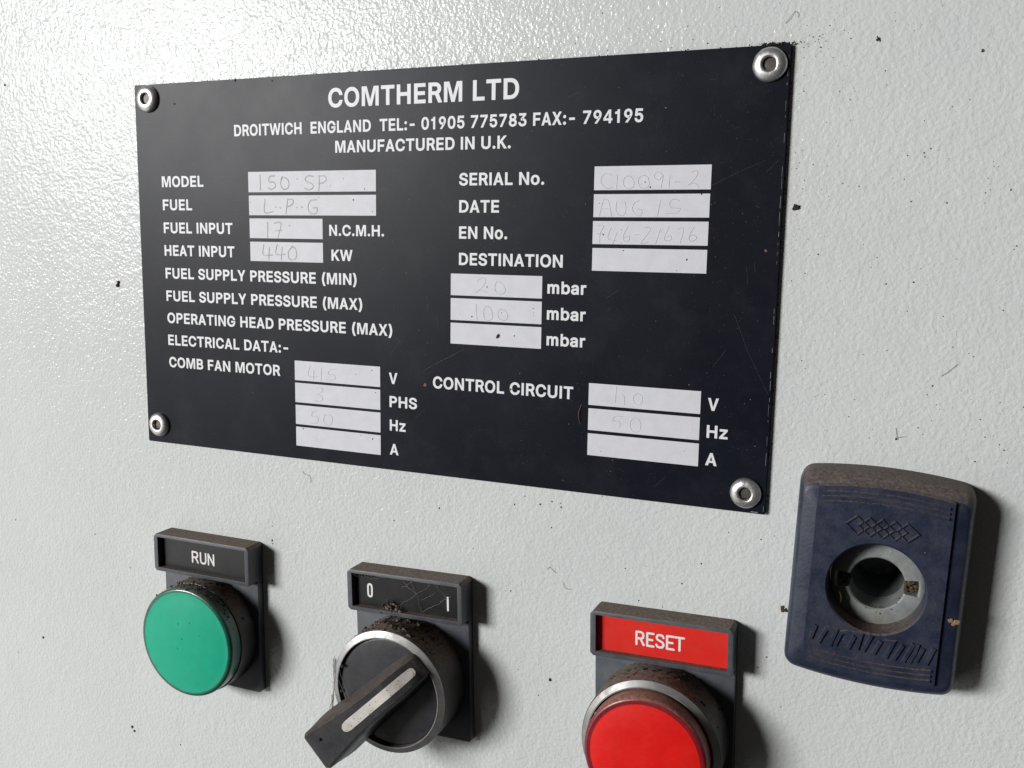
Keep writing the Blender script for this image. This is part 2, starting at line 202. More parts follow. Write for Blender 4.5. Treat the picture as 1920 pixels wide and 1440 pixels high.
GLYPHS = {" ":[188,[]],"(":[273,[[89,207,92,264,107,354,122,413,153,494,164,517,177,539,236,539,201,457,174,370,161,313,152,232,151,207,156,138,165,91,188,16,209,-38,236,-96,177,-96,156,-59,124,16,111,55,95,131,90,169]]],")":[273,[[37,-96,52,-66,86,18,108,93,120,162,122,207,116,285,106,342,73,457,50,512,37,539,97,539,121,494,142,441,167,354,178,293,184,207,183,168,171,92,161,53,149,15,117,-59,97,-96]]],"-":[453,[[337,244,337,188,114,188,114,244]]],".":[188,[[86,-4,70,3,57,16,50,32,50,50,57,66,70,79,86,86,113,83,134,66,141,41,138,24,121,3,104,-4]]],"0":[453,[[227,-7,199,-5,174,1,151,11,130,24,111,41,95,62,80,86,69,113,60,144,53,178,49,214,48,254,49,294,53,330,60,364,69,395,81,422,95,447,112,467,130,484,151,498,174,508,200,514,227,516,254,514,279,508,302,498,323,484,342,467,358,447,372,422,384,395,393,364,400,330,404,294,405,254,404,214,400,178,393,144,384,113,373,86,359,62,342,41,323,24,302,11,279,1,254,-5],[227,50,245,51,261,56,276,63,290,74,303,87,323,122,336,168,343,223,344,254,343,285,336,341,323,387,303,422,290,435,276,446,261,453,245,458,227,460,209,458,192,453,177,446,163,435,151,422,140,405,131,387,123,365,117,341,110,285,109,254,110,223,117,168,123,144,131,122,140,103,151,87,163,74,177,63,192,56,209,51]]],"1":[400,[[255,0,190,0,190,368,85,368,85,414,135,422,175,450,204,509,255,509]]],"3":[453,[[218,-7,195,-6,173,-3,152,2,114,19,98,30,83,43,70,57,52,91,46,111,44,132,109,132,111,119,120,97,126,87,134,78,154,64,178,55,204,50,234,51,262,56,287,67,307,83,315,93,321,104,328,130,329,145,326,172,316,196,299,217,275,234,260,240,223,247,157,248,157,299,288,448,70,452,70,509,372,509,372,461,211,278,211,289,239,290,264,288,287,284,308,276,344,253,359,239,381,205,392,166,393,145,392,123,387,103,380,84,370,66,358,50,344,36,327,23,309,12,288,4,266,-2,243,-6]]],"4":[453,[[258,-24,258,85,20,85,20,180,250,533,365,533,365,180,430,180,430,85,365,85,365,-24],[258,180,258,390,122,180]],1],"5":[453,[[221,-7,199,-6,159,3,140,11,108,32,94,45,73,76,66,93,62,111,60,130,122,130,127,108,138,89,145,80,173,60,196,52,208,50,250,53,276,64,288,72,307,92,320,117,327,146,328,162,327,178,320,208,314,221,297,244,275,262,262,269,233,276,218,277,192,275,156,264,128,246,67,253,96,509,366,509,366,452,151,452,134,301,155,315,190,329,229,334,247,333,279,326,294,321,321,306,334,296,355,273,372,246,379,231,388,199,391,163,390,139,379,95,357,57,343,41,327,27,309,15,289,6,268,-1,245,-5]]],"7":[453,[[97,0,323,448,62,452,62,509,391,509,391,449,165,0]]],"8":[453,[[227,-7,180,-2,136,14,99,40,72,72,56,110,52,150,62,189,84,224,118,264,89,334,77,375,82,418,102,457,135,489,179,509,227,516,275,509,319,489,352,457,372,418,377,375,365,334,336,264,370,224,393,187,402,145,397,104,377,65,346,32,305,8,257,-5],[337,138,329,172,305,202,269,221,227,228,185,221,149,202,126,173,117,138,125,104,149,75,184,55,226,48,268,55,304,74,328,103],[315,377,308,407,289,432,261,449,227,455,194,449,165,432,146,407,139,377,146,348,164,322,193,305,226,299,260,305,289,321,308,347]]],"9":[453,[[226,516,249,514,271,510,291,503,310,494,328,482,343,468,368,434,377,414,384,393,388,371,389,347,385,309,373,270,350,224,315,168,200,0,130,0,301,248,294,227,281,215,257,202,238,196,218,195,195,196,175,199,137,214,106,237,83,269,74,287,68,307,65,329,64,352,65,375,69,397,75,417,96,454,125,483,162,504,182,510,203,514],[226,460,199,457,174,446,163,438,145,419,133,395,126,367,125,352,126,336,133,308,138,295,145,284,163,265,174,257,186,251,212,244,226,243,254,247,267,251,279,257,299,273,314,295,324,321,327,335,327,366,320,394,307,419,290,438,279,446,254,457]]],":":[188,[[86,-4,70,3,57,16,50,32,50,50,57,66,70,79,86,86,113,83,134,66,141,41,138,24,121,3,104,-4],[95,271,78,274,57,291,50,307,50,325,57,342,78,359,95,362,113,359,128,349,138,334,141,316,138,299,121,278]]],"A":[480,[[0,-24,190,533,290,533,480,-24,358,-24,322,98,158,98,122,-24],[188,190,292,190,240,372]],1],"B":[456,[[60,0,60,509,266,508,310,499,329,491,345,481,359,469,371,456,381,442,394,410,398,374,395,344,392,331,387,320,373,301,347,280,326,270,315,267,327,261,351,252,374,237,385,227,402,203,409,189,414,173,417,155,418,136,417,117,408,83,400,67,390,52,377,39,362,28,344,18,324,10,301,4,275,1],[125,57,272,58,296,63,315,70,330,80,341,92,349,105,354,120,355,149,348,173,335,194,327,203,306,218,293,224,279,228,248,231,125,231],[125,285,252,286,277,291,299,302,316,317,329,337,335,359,336,372,334,388,330,403,323,417,313,429,299,439,283,446,263,450,240,452,125,452]]],"C":[510,[[267,-7,235,-5,205,1,177,11,150,25,126,42,104,63,86,88,70,115,57,146,48,179,42,215,40,254,42,293,48,329,57,362,70,393,86,421,104,445,126,466,150,484,177,498,205,508,235,514,267,516,305,513,340,504,357,498,388,481,415,460,438,433,448,418,463,385,469,367,473,348,408,348,401,373,389,395,375,413,348,435,327,445,304,452,267,456,223,450,203,443,184,432,166,419,150,403,137,385,125,364,116,340,109,314,105,285,103,254,105,223,109,194,116,168,125,145,137,123,151,105,166,89,184,76,203,66,223,59,245,54,280,53,315,60,348,74,375,96,389,114,401,136,408,160,473,160,457,107,428,62,416,49,388,28,357,11,323,0,305,-4]]],"D":[502,[[60,0,60,509,225,509,261,507,294,501,325,492,353,478,377,461,399,441,418,418,433,391,446,361,455,329,460,293,462,255,460,217,455,181,446,149,433,119,417,92,398,68,376,48,351,31,322,17,291,8,256,2,219,0],[125,57,215,57,244,58,272,63,296,70,318,81,337,94,354,110,368,128,379,149,388,172,394,198,398,226,399,255,398,285,394,312,388,337,379,361,368,381,354,399,338,415,320,428,299,438,275,446,249,450,221,452,125,452]]],"E":[419,[[60,0,60,509,372,509,372,452,125,452,125,286,355,286,355,229,125,229,125,57,375,57,375,0]]],"F":[410,[[60,0,60,509,369,509,369,452,125,452,125,278,346,278,346,221,125,221,125,0]]],"G":[520,[[269,-7,236,-5,205,1,176,11,149,25,125,43,104,64,85,88,69,116,57,146,47,179,42,215,40,254,42,293,47,329,57,362,69,393,85,421,103,445,125,466,149,484,175,498,203,508,233,514,265,516,304,513,340,504,374,489,389,480,416,458,429,445,458,401,470,367,474,349,408,349,399,372,380,403,365,420,347,434,304,452,265,456,243,454,222,450,202,443,183,432,166,419,150,404,125,364,116,340,109,314,105,285,103,254,105,223,109,194,116,168,125,145,137,124,151,105,166,90,184,76,203,66,224,59,246,54,269,53,290,54,309,57,328,63,345,71,360,81,374,93,386,107,396,123,404,141,410,160,414,180,415,202,434,199,283,199,283,256,478,256,478,200,476,170,471,141,463,115,451,91,436,69,419,50,399,33,377,19,352,8,326,0,298,-5]]],"H":[517,[[60,0,60,509,125,509,125,289,392,289,392,509,457,509,457,0,392,0,392,232,125,232,125,0]]],"I":[185,[[60,0,60,509,125,509,125,0]]],"K":[467,[[36,-24,36,533,149,533,149,310,335,533,475,533,268,298,485,-24,345,-24,190,215,149,165,149,-24]],1],"L":[393,[[60,0,60,509,125,509,125,57,361,57,361,0]]],"M":[628,[[36,-24,36,533,200,533,314,150,428,533,592,533,592,-24,485,-24,485,410,365,-24,263,-24,143,410,143,-24]],1],"N":[523,[[36,-24,36,533,149,533,374,150,374,533,487,533,487,-24,374,-24,149,350,149,-24]],1],"O":[533,[[267,-7,235,-5,205,1,177,11,150,25,126,42,105,63,86,88,70,115,57,146,48,179,42,215,40,254,42,293,48,329,57,362,70,393,86,421,105,445,126,466,150,484,177,498,205,508,235,514,267,516,299,514,329,508,357,498,384,484,408,466,429,445,448,421,464,393,477,362,486,329,491,293,493,254,491,215,486,179,477,146,464,115,448,88,429,63,408,42,384,25,357,11,329,1,299,-5],[267,53,289,54,310,59,330,66,349,76,367,89,383,105,396,123,408,144,418,168,425,194,429,223,430,254,429,286,425,314,418,341,408,365,396,386,383,404,367,420,349,433,330,443,310,450,289,454,267,456,223,450,203,443,184,433,167,420,151,404,137,385,125,364,116,340,109,314,105,285,103,254,105,223,109,194,116,168,125,144,137,123,151,105,167,89,184,76,203,66,223,59,245,54]]],"P":[445,[[60,0,60,509,255,509,308,500,354,474,388,434,407,384,407,332,388,282,354,242,308,216,255,207,125,207,125,0],[125,262,250,262,282,268,310,284,331,310,343,341,343,373,331,404,310,430,282,446,250,452,125,452]]],"R":[449,[[60,0,60,509,255,509,300,503,341,484,374,455,397,418,408,376,406,333,391,292,364,258,327,232,430,0,356,0,255,215,125,215,125,0],[125,268,250,268,282,274,310,290,331,314,343,344,343,376,331,406,310,430,282,446,250,452,125,452]]],"S":[440,[[224,-9,197,-8,149,1,128,9,108,19,91,31,76,45,64,60,54,77,46,96,41,115,38,137,104,137,110,110,123,88,142,71,166,59,194,52,224,49,257,52,272,55,299,66,321,82,336,102,345,126,346,139,345,151,338,171,325,186,307,199,296,205,245,222,184,239,154,249,128,260,105,274,86,289,71,307,60,326,54,348,52,372,53,393,58,413,65,431,75,448,87,463,102,476,119,488,138,498,158,506,180,511,227,516,275,511,316,498,334,488,351,476,365,463,377,449,387,433,399,397,401,378,337,378,334,396,326,412,316,426,286,447,267,453,247,457,225,459,194,456,167,448,145,435,136,427,123,409,118,398,115,376,116,363,119,352,124,342,139,326,158,313,212,293,264,279,312,264,359,238,379,220,395,198,401,185,405,171,408,139,407,118,403,99,396,81,386,64,374,48,360,34,343,21,302,2,278,-4,252,-8]]],"T":[449,[[32,452,32,509,417,509,417,452,257,452,257,0,193,0,193,452]]],"U":[517,[[259,-8,230,-7,203,-2,177,5,154,15,133,28,114,43,98,60,85,80,74,101,66,124,62,148,60,173,60,509,124,509,125,160,133,128,150,99,160,87,187,68,203,61,220,56,239,53,259,52,279,53,298,56,315,61,331,68,357,87,368,99,377,113,384,128,392,160,393,509,457,509,456,148,451,124,443,101,433,80,419,60,403,43,384,28,363,15,340,5,315,-2,288,-7]]],"V":[480,[[180,-24,0,533,122,533,240,120,358,533,480,533,300,-24]],1],"W":[686,[[140,-24,0,533,118,533,198,150,290,533,396,533,488,150,568,533,686,533,546,-24,432,-24,343,360,254,-24]],1],"X":[474,[[0,-24,166,262,8,533,132,533,232,352,334,533,456,533,298,262,466,-24,338,-24,232,168,124,-24]],1],"Y":[472,[[183,-24,183,190,0,533,128,533,240,310,352,533,474,533,297,190,297,-24]],1],"a":[389,[[160,-9,142,-8,110,-1,80,12,57,32,40,58,31,90,30,108,34,138,43,161,50,171,67,187,89,199,125,211,259,232,270,238,275,248,271,288,262,304,240,322,220,329,196,331,171,329,140,318,124,307,107,288,100,274,41,291,48,308,67,335,104,364,133,375,163,382,194,384,239,379,275,367,296,353,315,333,329,306,336,272,337,0,277,0,277,52,252,25,236,12,215,1,190,-6],[170,45,187,46,216,53,239,66,257,83,269,104,275,126,276,190,259,182,200,171,175,168,134,159,110,145,98,132,93,115,92,95,102,72,121,56,139,49]]],"b":[424,[[229,-8,198,-5,172,4,145,24,118,59,112,0,53,0,53,509,114,509,114,319,144,353,161,367,183,378,212,384,252,383,274,378,294,371,313,361,330,347,345,332,359,313,370,293,379,270,385,245,389,218,390,189,389,160,385,133,379,108,370,84,359,64,346,45,330,29,313,16,294,5,274,-2,252,-7],[220,47,237,48,253,51,267,57,291,76,301,88,309,101,321,133,325,151,328,189,325,227,316,261,301,290,280,311,267,319,253,325,237,329,220,330,203,329,174,320,161,312,140,291,125,263,116,229,113,210,113,169,120,132,125,115,140,86,150,75,174,57,188,51]]],"m":[610,[[53,0,53,377,114,377,118,328,150,365,200,386,250,386,295,365,318,325,350,362,400,386,450,384,500,365,530,325,545,270,545,0,480,0,480,250,470,295,440,325,400,325,360,305,335,265,333,235,333,0,268,0,268,250,255,300,225,328,180,325,140,298,119,250,118,225,118,0]]],"o":[415,[[207,-8,182,-7,159,-2,137,6,117,16,98,30,82,46,68,64,56,85,46,108,40,133,36,159,34,187,36,216,40,243,46,268,56,291,68,312,82,330,98,346,117,360,137,371,159,378,182,383,207,384,233,383,256,378,278,371,299,360,317,346,333,330,347,312,359,291,369,268,376,243,380,216,381,187,380,159,376,133,369,108,359,85,347,64,333,46,317,30,299,16,278,6,256,-2,233,-7],[207,46,242,51,257,57,282,76,300,102,307,117,316,151,319,187,316,224,307,258,300,274,282,300,257,319,242,325,226,329,207,330,189,329,173,325,158,319,145,310,134,300,115,274,103,242,97,206,96,187,99,151,108,117,115,102,134,76,145,66,158,57,173,51]]],"r":[259,[[53,0,53,379,112,379,112,321,130,347,140,358,166,375,196,384,213,385,243,384,243,322,207,326,182,323,159,315,149,309,132,293,121,273,114,250,114,0]]],"z":[380,[[42,0,42,46,254,320,48,323,48,379,333,379,333,331,126,60,339,56,339,0]]]}
# ------------------------------------------------------------------ helpers
def link(o, parent=None, label=None, cat=None, group=None, kind=None):
    COL.objects.link(o)
    if parent is not None: o.parent = parent
    if label: o['label'] = label
    if cat: o['category'] = cat
    if group: o['group'] = group
    if kind: o['kind'] = kind
    return o
def obj(name, bm, mats, parent=None, smooth=35, **tags):
    me = bpy.data.meshes.new(name); bm.to_mesh(me); bm.free()
    for m in (mats if isinstance(mats, (list, tuple)) else [mats]): me.materials.append(MAT[m])
    if smooth:
        me.shade_smooth(); me.set_sharp_from_angle(angle=math.radians(smooth))
    return link(bpy.data.objects.new(name, me), parent, **tags)
def empty(name, pos, label, cat, group=None):
    e = bpy.data.objects.new(name, None); e.empty_display_size = .005
    # the empty marks the thing's base; parts keep world coordinates through the parent inverse
    COL.objects.link(e); e.location = P(*pos); e['label'] = label; e['category'] = cat
    if group: e['group'] = group
    return e
def part(name, bm, mats, root, smooth=35, **tags):
    """a part: its mesh is given in wall coordinates and moved into the frame of its thing"""
    bmesh.ops.translate(bm, verts=bm.verts, vec=-root.location)
    return obj(name, bm, mats, root, smooth, **tags)
def sub(name, bm, mats, p, root, smooth=35, **tags):
    bmesh.ops.translate(bm, verts=bm.verts, vec=-root.location)
    return obj(name, bm, mats, p, smooth, **tags)

def lathe(bm, c, prof, n=96, mat=None, close=True):
    """prof: list of (radius, d); material index per span in mat"""
    rings = []
    for r, d in prof:
        if r <= 0: rings.append([bm.verts.new(P(c[0], c[1], d))])
        else: rings.append([bm.verts.new(P(c[0]+r*math.cos(2*math.pi*i/n), c[1]+r*math.sin(2*math.pi*i/n), d)) for i in range(n)])
    for k in range(len(rings)-1):
        a, b = rings[k], rings[k+1]
        for i in range(n):
            j = (i+1) % n
            if len(a) == 1: f = bm.faces.new((a[0], b[j], b[i]))
            elif len(b) == 1: f = bm.faces.new((a[i], a[j], b[0]))
            else: f = bm.faces.new((a[i], a[j], b[j], b[i]))
            if mat: f.material_index = mat[k]
def rounded(poly, r, seg=5):
    """round the corners of a polygon by r (one value or one per corner)"""
    out = []; n = len(poly)
    for i in range(n):
        p = Vector(poly[i]); a = (Vector(poly[i-1])-p); b = (Vector(poly[(i+1) % n])-p)
        rr = r[i] if isinstance(r, (list, tuple)) else r
        if rr <= 0: out.append(tuple(p)); continue
        a.normalize(); b.normalize(); half = a.angle(b)/2; t = rr/math.tan(half)
        pa = p+a*t; pb = p+b*t; c = p+(a+b).normalized()*(rr/math.sin(half))
        va = pa-c; vb = pb-c; ang = va.angle_signed(vb)
        for k in range(seg+1):
            q = Matrix.Rotation(-ang*k/seg, 2) @ va; out.append((c.x+q.x, c.y+q.y))
    return out
def inset_poly(poly, s):
    """move every edge of a convex polygon inwards by s"""
    n = len(poly); cx = sum(p[0] for p in poly)/n; cy = sum(p[1] for p in poly)/n
    out = []
    for i in range(n):
        p0, p1, p2 = Vector(poly[i-1]), Vector(poly[i]), Vector(poly[(i+1) % n])
        def nrm(a, b):
            e = (b-a).normalized(); q = Vector((-e.y, e.x))
            return q if q.dot(Vector((cx, cy))-a) > 0 else -q
        n1, n2 = nrm(p0, p1), nrm(p1, p2); m = (n1+n2).normalized(); k = s/max(.4, m.dot(n1))
        out.append((p1.x+m.x*k, p1.y+m.y*k))
    return out
def prism(bm, poly, d0, d1, bev=0.0, tf=lambda u, v: (u, v), hole=None, mi=0, back=False, segs=3):
    """polygon raised from d0 to d1 with a rounded front edge; with hole the front is left open along that polygon"""
    lv = [(0, d0)]
    if bev:
        for k in range(segs+1):
            a = math.pi/2*k/segs; lv.append((bev*(1-math.cos(a)), d1-bev+bev*math.sin(a)))
    else: lv.append((0, d1))
    rings = [[bm.verts.new(P(*tf(*q), d)) for q in (inset_poly(poly, s) if s else poly)] for s, d in lv]
    n = len(poly)
    for a, b in zip(rings, rings[1:]):
        for i in range(n):
            j = (i+1) % n; f = bm.faces.new((a[i], a[j], b[j], b[i])); f.material_index = mi
    if hole is None: bm.faces.new(rings[-1]).material_index = mi
    if back: bm.faces.new(rings[0][::-1]).material_index = mi
    return rings
def ngon(bm, pts, d, tf=lambda u, v: (u, v), mi=0):
    f = bm.faces.new([bm.verts.new(P(*tf(*q), d)) for q in pts]); f.material_index = mi; return f
def fix(bm):
    bmesh.ops.recalc_face_normals(bm, faces=bm.faces)
def face_out(bm):
    """flat print: all faces look out of the wall"""
    for f in bm.faces:
        f.normal_update()
        if f.normal.y > 0: f.normal_flip()
def tube(bm, pts, r, n=6, taper=None):
    """thin round strand along 3-D points (u, v, d)"""
    ps = [P(*p) for p in pts]; rings = []
    for i, p in enumerate(ps):
        t = (ps[min(i+1, len(ps)-1)]-ps[max(i-1, 0)]).normalized()
        a = t.cross(Vector((0.1, 1, 0.05))).normalized(); b = t.cross(a)
        rr = r*S*(taper[i] if taper else 1)
        rings.append([bm.verts.new(p+(a*math.cos(2*math.pi*k/n)+b*math.sin(2*math.pi*k/n))*rr) for k in range(n)])
    for x, y in zip(rings, rings[1:]):
        for k in range(n): bm.faces.new((x[k], x[(k+1) % n], y[(k+1) % n], y[k]))
    for q in (rings[0][::-1], rings[-1]): bm.faces.new(q)
def smooth_line(pts, m=4):
    """Catmull-Rom through the points"""
    if len(pts) < 3: return list(pts)
    out = []; n = len(pts)
    for i in range(n-1):
        p0, p1, p2, p3 = (Vector(pts[max(0, i-1)]), Vector(pts[i]), Vector(pts[i+1]), Vector(pts[min(n-1, i+2)]))
        for k in range(m):
            t = k/m
            out.append(tuple(.5*((2*p1)+(p2-p0)*t+(2*p0-5*p1+4*p2-p3)*t*t+(3*p1-p0-3*p2+p3)*t**3)))
    out.append(tuple(pts[-1])); return out
def ridge(bm, pts, wid, d0, d1, round_ends=False, top=.55):
    """raised line of trapezoid section along (u, v) points"""
    n = len(pts); rows = []
    for i in range(n):
        p = Vector(pts[i]); a = Vector(pts[max(0, i-1)]); b = Vector(pts[min(n-1, i+1)])
        t1 = (p-a).normalized() if i > 0 else (b-p).normalized(); t2 = (b-p).normalized() if i < n-1 else t1
        t = (t1+t2); t = t.normalized() if t.length > .2 else t1
        nn = Vector((-t.y, t.x)); k = 1/max(.5, nn.dot(Vector((-t1.y, t1.x))))
        e = Vector((0, 0))
        if i == 0: e = -t*wid*.4
        if i == n-1: e = t*wid*.4
        rows.append([bm.verts.new(P(*(p+e+nn*s*wid/2*k), dd)) for s, dd in ((-1, d0), (-top, d1), (top, d1), (1, d0))])
    for a, b in zip(rows, rows[1:]):
        for k in range(3): bm.faces.new((a[k], a[k+1], b[k+1], b[k]))
    bm.faces.new(rows[0]); bm.faces.new(rows[-1][::-1])
def blob(bm, u, v, d, r, sub_=1, sq=.6, rough=.35, mi=0):
    """one irregular crumb"""
    r0 = bmesh.ops.create_icosphere(bm, subdivisions=sub_, radius=1.0)
    ang = random.random()*6.28; el = random.uniform(.6, 1.5)
    for vv in r0['verts']:
        c = vv.co*(1+rough*noise.noise(vv.co*1.7+Vector((u*3.1, v*2.7, d))))
        x, y, z = c.x*el, c.y, c.z*sq
        x, y = x*math.cos(ang)-y*math.sin(ang), x*math.sin(ang)+y*math.cos(ang)
        vv.co = P(u+x*r, v+y*r, d+z*r)
    for vv in r0['verts']:
        for f in vv.link_faces: f.material_index = mi

# ------------------------------------------------------------------ wall (cabinet front)
LOCK = (179.25, 99.15)
bm = bmesh.new()
rect = [(-420, -330), (620, -330), (620, 520), (-420, 520)]
angs = sorted([math.atan2(y-LOCK[1], x-LOCK[0]) for x, y in rect]+[i*2*math.pi/64-math.pi+.013 for i in range(64)])
def ray_rect(a):
    c, s = math.cos(a), math.sin(a); t = 1e9
    if c > 1e-9: t = min(t, (620-LOCK[0])/c)
    if c < -1e-9: t = min(t, (-420-LOCK[0])/c)
    if s > 1e-9: t = min(t, (520-LOCK[1])/s)
    if s < -1e-9: t = min(t, (-330-LOCK[1])/s)
    return (LOCK[0]+c*t, LOCK[1]+s*t)
r1 = [bm.verts.new(P(*ray_rect(a), WALL)) for a in angs]
r2 = [bm.verts.new(P(LOCK[0]+9.5*math.cos(a), LOCK[1]+9.5*math.sin(a), WALL)) for a in angs]
r3 = [bm.verts.new(P(LOCK[0]+9.5*math.cos(a), LOCK[1]+9.5*math.sin(a), WALL-1.5)) for a in angs]
r4 = [bm.verts.new(P(*ray_rect(a), WALL-1.5)) for a in angs]
n = len(angs)
for i in range(n):
    j = (i+1) % n
    for a, b in ((r1, r2), (r2, r3), (r3, r4), (r4, r1)): bm.faces.new((a[i], b[i], b[j], a[j]))
fix(bm)
obj('wall', bm, 'wall', smooth=20, label='pale grey green control cabinet front with pebbled powder coat paint', kind='structure')

# ------------------------------------------------------------------ nameplate
PW, PH = 157.8, 90.0
name_root = empty('nameplate', (0, PH, WALL), 'large black rectangular nameplate riveted to the cabinet above the buttons, lettered in silver', 'nameplate')
bm = bmesh.new()
prism(bm, rounded([(0, 0), (PW, 0), (PW, PH), (0, PH)], .35, 3), WALL, 0, .08, back=True, segs=1); fix(bm)
plate = part('plate', bm, 'black', name_root, 30)

FIELDS = dict(MODEL=(34.0,21.5,69.05,26.25), FUEL=(34.05,27.0,69.05,31.63), FIN=(34.08,32.39,54.75,37.05), HEAT=(34.12,37.9,54.77,42.49),
    SER=(120.33,21.61,144.08,26.35), DATE=(120.34,27.15,144.02,31.76), EN=(120.31,32.55,143.98,37.21), DEST=(120.35,38.01,143.96,42.65),
    P20=(87.93,44.09,109.44,48.82), P100=(87.94,49.47,109.44,54.28), PB=(87.95,54.9,109.46,59.54),
    CV=(120.42,66.13,144.03,70.77), CH=(120.46,71.48,144.03,76.15), CA=(120.47,76.85,144.07,81.57),
    F415=(46.32,65.94,69.89,70.68), F3=(46.34,71.3,69.9,76.05), F50=(46.38,76.69,69.93,81.41), FA=(46.41,82.05,69.96,86.75))
FLABEL = dict(MODEL='silver box after MODEL, scribed 150 SP', FUEL='silver box after FUEL, scribed L.P.G', FIN='short silver box after FUEL INPUT, scribed 17',
    HEAT='short silver box after HEAT INPUT, scribed 440', SER='silver box after SERIAL No., scribed C10091-2', DATE='silver box after DATE, scribed AUG and a year',
    EN='silver box after EN No., scribed with a long number', DEST='empty silver box after DESTINATION', P20='upper mbar box, scribed 20', P100='middle mbar box, scribed 100',
    PB='lowest mbar box, left empty', CV='control circuit volts box, faintly scribed 110', CH='control circuit Hz box, faintly scribed 50', CA='empty control circuit amps box',
    F415='fan motor volts box, scribed 415', F3='fan motor phases box, scribed 3', F50='fan motor Hz box, scribed 50', FA='empty fan motor amps box')
field_obj = {}
for k, (x0, y0, x1, y1) in FIELDS.items():
    bm = bmesh.new(); ngon(bm, [(x0, y0), (x1, y0), (x1, y1), (x0, y1)], .03); face_out(bm)
    field_obj[k] = part('data_field', bm, 'silver', name_root, 0, label=FLABEL[k])
for k, strokes in ENG.items():
    bm = bmesh.new()
    faint = k in ('SER', 'DATE', 'EN', 'P20', 'P100', 'CV', 'CH', 'F415', 'F3', 'F50')
    for st in strokes:
        ridge(bm, smooth_line([tuple(q) for q in st], 4), (.32 if not faint else (.10 if k in ('CV', 'CH') else .15)), .028, .085, top=.35)
    fix(bm); sub('scribed_writing', bm, 'scribe' if not faint else 'scribe_faint', field_obj[k], name_root, 40)

def text_mesh(s, u0, u1, base, cap, d, bold=.047, tf=lambda u, v: (u, v), gap=1.0):
    """letters from outlines: fitted between u0 and u1 on the baseline, capitals cap high"""
    k = cap/(509.0*(1+2*bold)); K0 = k; k = 1.0; x = 0; gl = []     # outlines are filled at font scale, then brought down
    for ch in s:
        adv, polys = GLYPHS[ch][:2]; ready = len(GLYPHS[ch]) > 2      # drawn at full weight already
        gl.append((x, polys, ready)); x += adv + 30
    xs = [x0+p+(0 if rd else sg*bold*509) for x0, polys, rd in gl for q in polys for p in q[0::2] for sg in (-1, 1)]
    lo, hi = min(xs), max(xs)
    sx = (u1-u0)/(hi-lo)
    cu = bpy.data.curves.new('lettering', 'CURVE'); cu.dimensions = '2D'; cu.fill_mode = 'BOTH'
    def heavier(p, w_):                   # outlines run clockwise, holes the other way: step every corner to the left
        out = []; m_ = len(p)
        for i in range(m_):
            e1 = (Vector(p[i])-Vector(p[i-1])).normalized(); e2 = (Vector(p[(i+1) % m_])-Vector(p[i])).normalized()
            n1 = Vector((-e1.y, e1.x)); n2 = Vector((-e2.y, e2.x)); mm_ = n1+n2
            mm_ = mm_.normalized() if mm_.length > .1 else n1
            out.append(Vector(p[i])+mm_*(w_/max(.62, mm_.dot(n1))))
        return out
    for x0, polys, rd in gl:
        for q in polys:
            pts = [(x0+q[i], q[i+1]) for i in range(0, len(q), 2)]
            if not rd: pts = heavier(pts, bold*509)
            sp = cu.splines.new('POLY'); sp.points.add(len(pts)-1); sp.use_cyclic_u = True
            for pt, (a, b) in zip(sp.points, pts): pt.co = (a, b, 0, 1)
    o = bpy.data.objects.new('lettering', cu)
    me = o.to_mesh(); bm = bmesh.new(); bm.from_mesh(me); o.to_mesh_clear()
    bpy.data.objects.remove(o); bpy.data.curves.remove(cu)
    off = lo*k; f = sx/k; k = K0
    for v in bm.verts:
        v.co = P(*tf(u0+(v.co.x-off)*f, base-bold*509*k-v.co.y*k), d)
    face_out(bm)
    return bm
TEXT = [('COMTHERM LTD',56.75,103.45,7.57,4.24), ('DROITWICH  ENGLAND  TEL:- 01905 775783 FAX:- 794195',30.26,130.1,13.15,2.65), ('MANUFACTURED IN U.K.',58.45,101.75,17.58,2.66),
    ('MODEL',7.67,20.6,24.85,2.65), ('FUEL',7.70,16.89,30.5,2.65), ('FUEL INPUT',7.72,28.98,36.15,2.65), ('HEAT INPUT',7.70,29.38,41.75,2.65),
    ('FUEL SUPPLY PRESSURE (MIN)',7.75,63.81,47.43,2.65), ('FUEL SUPPLY PRESSURE (MAX)',7.75,65.27,53.1,2.65), ('OPERATING HEAD PRESSURE (MAX)',7.79,73.15,58.7,2.65),
    ('ELECTRICAL DATA:-',7.80,44.52,64.32,2.65), ('COMB FAN MOTOR',7.84,42.07,70.0,2.65), ('N.C.M.H.',56.56,71.11,36.25,2.5), ('KW',57.1,62.8,41.95,2.55),
    ('SERIAL No.',89.78,109.44,25.15,2.65), ('DATE',89.84,99.26,30.9,2.65), ('EN No.',89.86,101.25,36.5,2.65), ('DESTINATION',89.88,113.94,42.2,2.65),
    ('mbar',110.65,119.25,47.72,2.62), ('mbar',110.65,119.28,53.22,2.62), ('mbar',110.70,119.34,58.72,2.62), ('CONTROL CIRCUIT',83.61,116.96,69.92,2.72),
    ('V',145.49,147.65,69.9,2.55), ('Hz',145.51,149.72,75.47,2.6), ('A',145.49,147.83,81.14,2.6), ('V',72.24,74.47,69.73,2.6), ('PHS',72.38,79.54,75.15,2.6), ('Hz',72.43,76.59,80.67,2.6), ('A',72.41,74.74,86.36,2.6)]
# the widths of the three long rows are checked against the photograph
for s, u0, u1, b, cap in TEXT:
    part('lettering', text_mesh(s, u0, u1, b, cap, .035), 'white_print', name_root, 0)
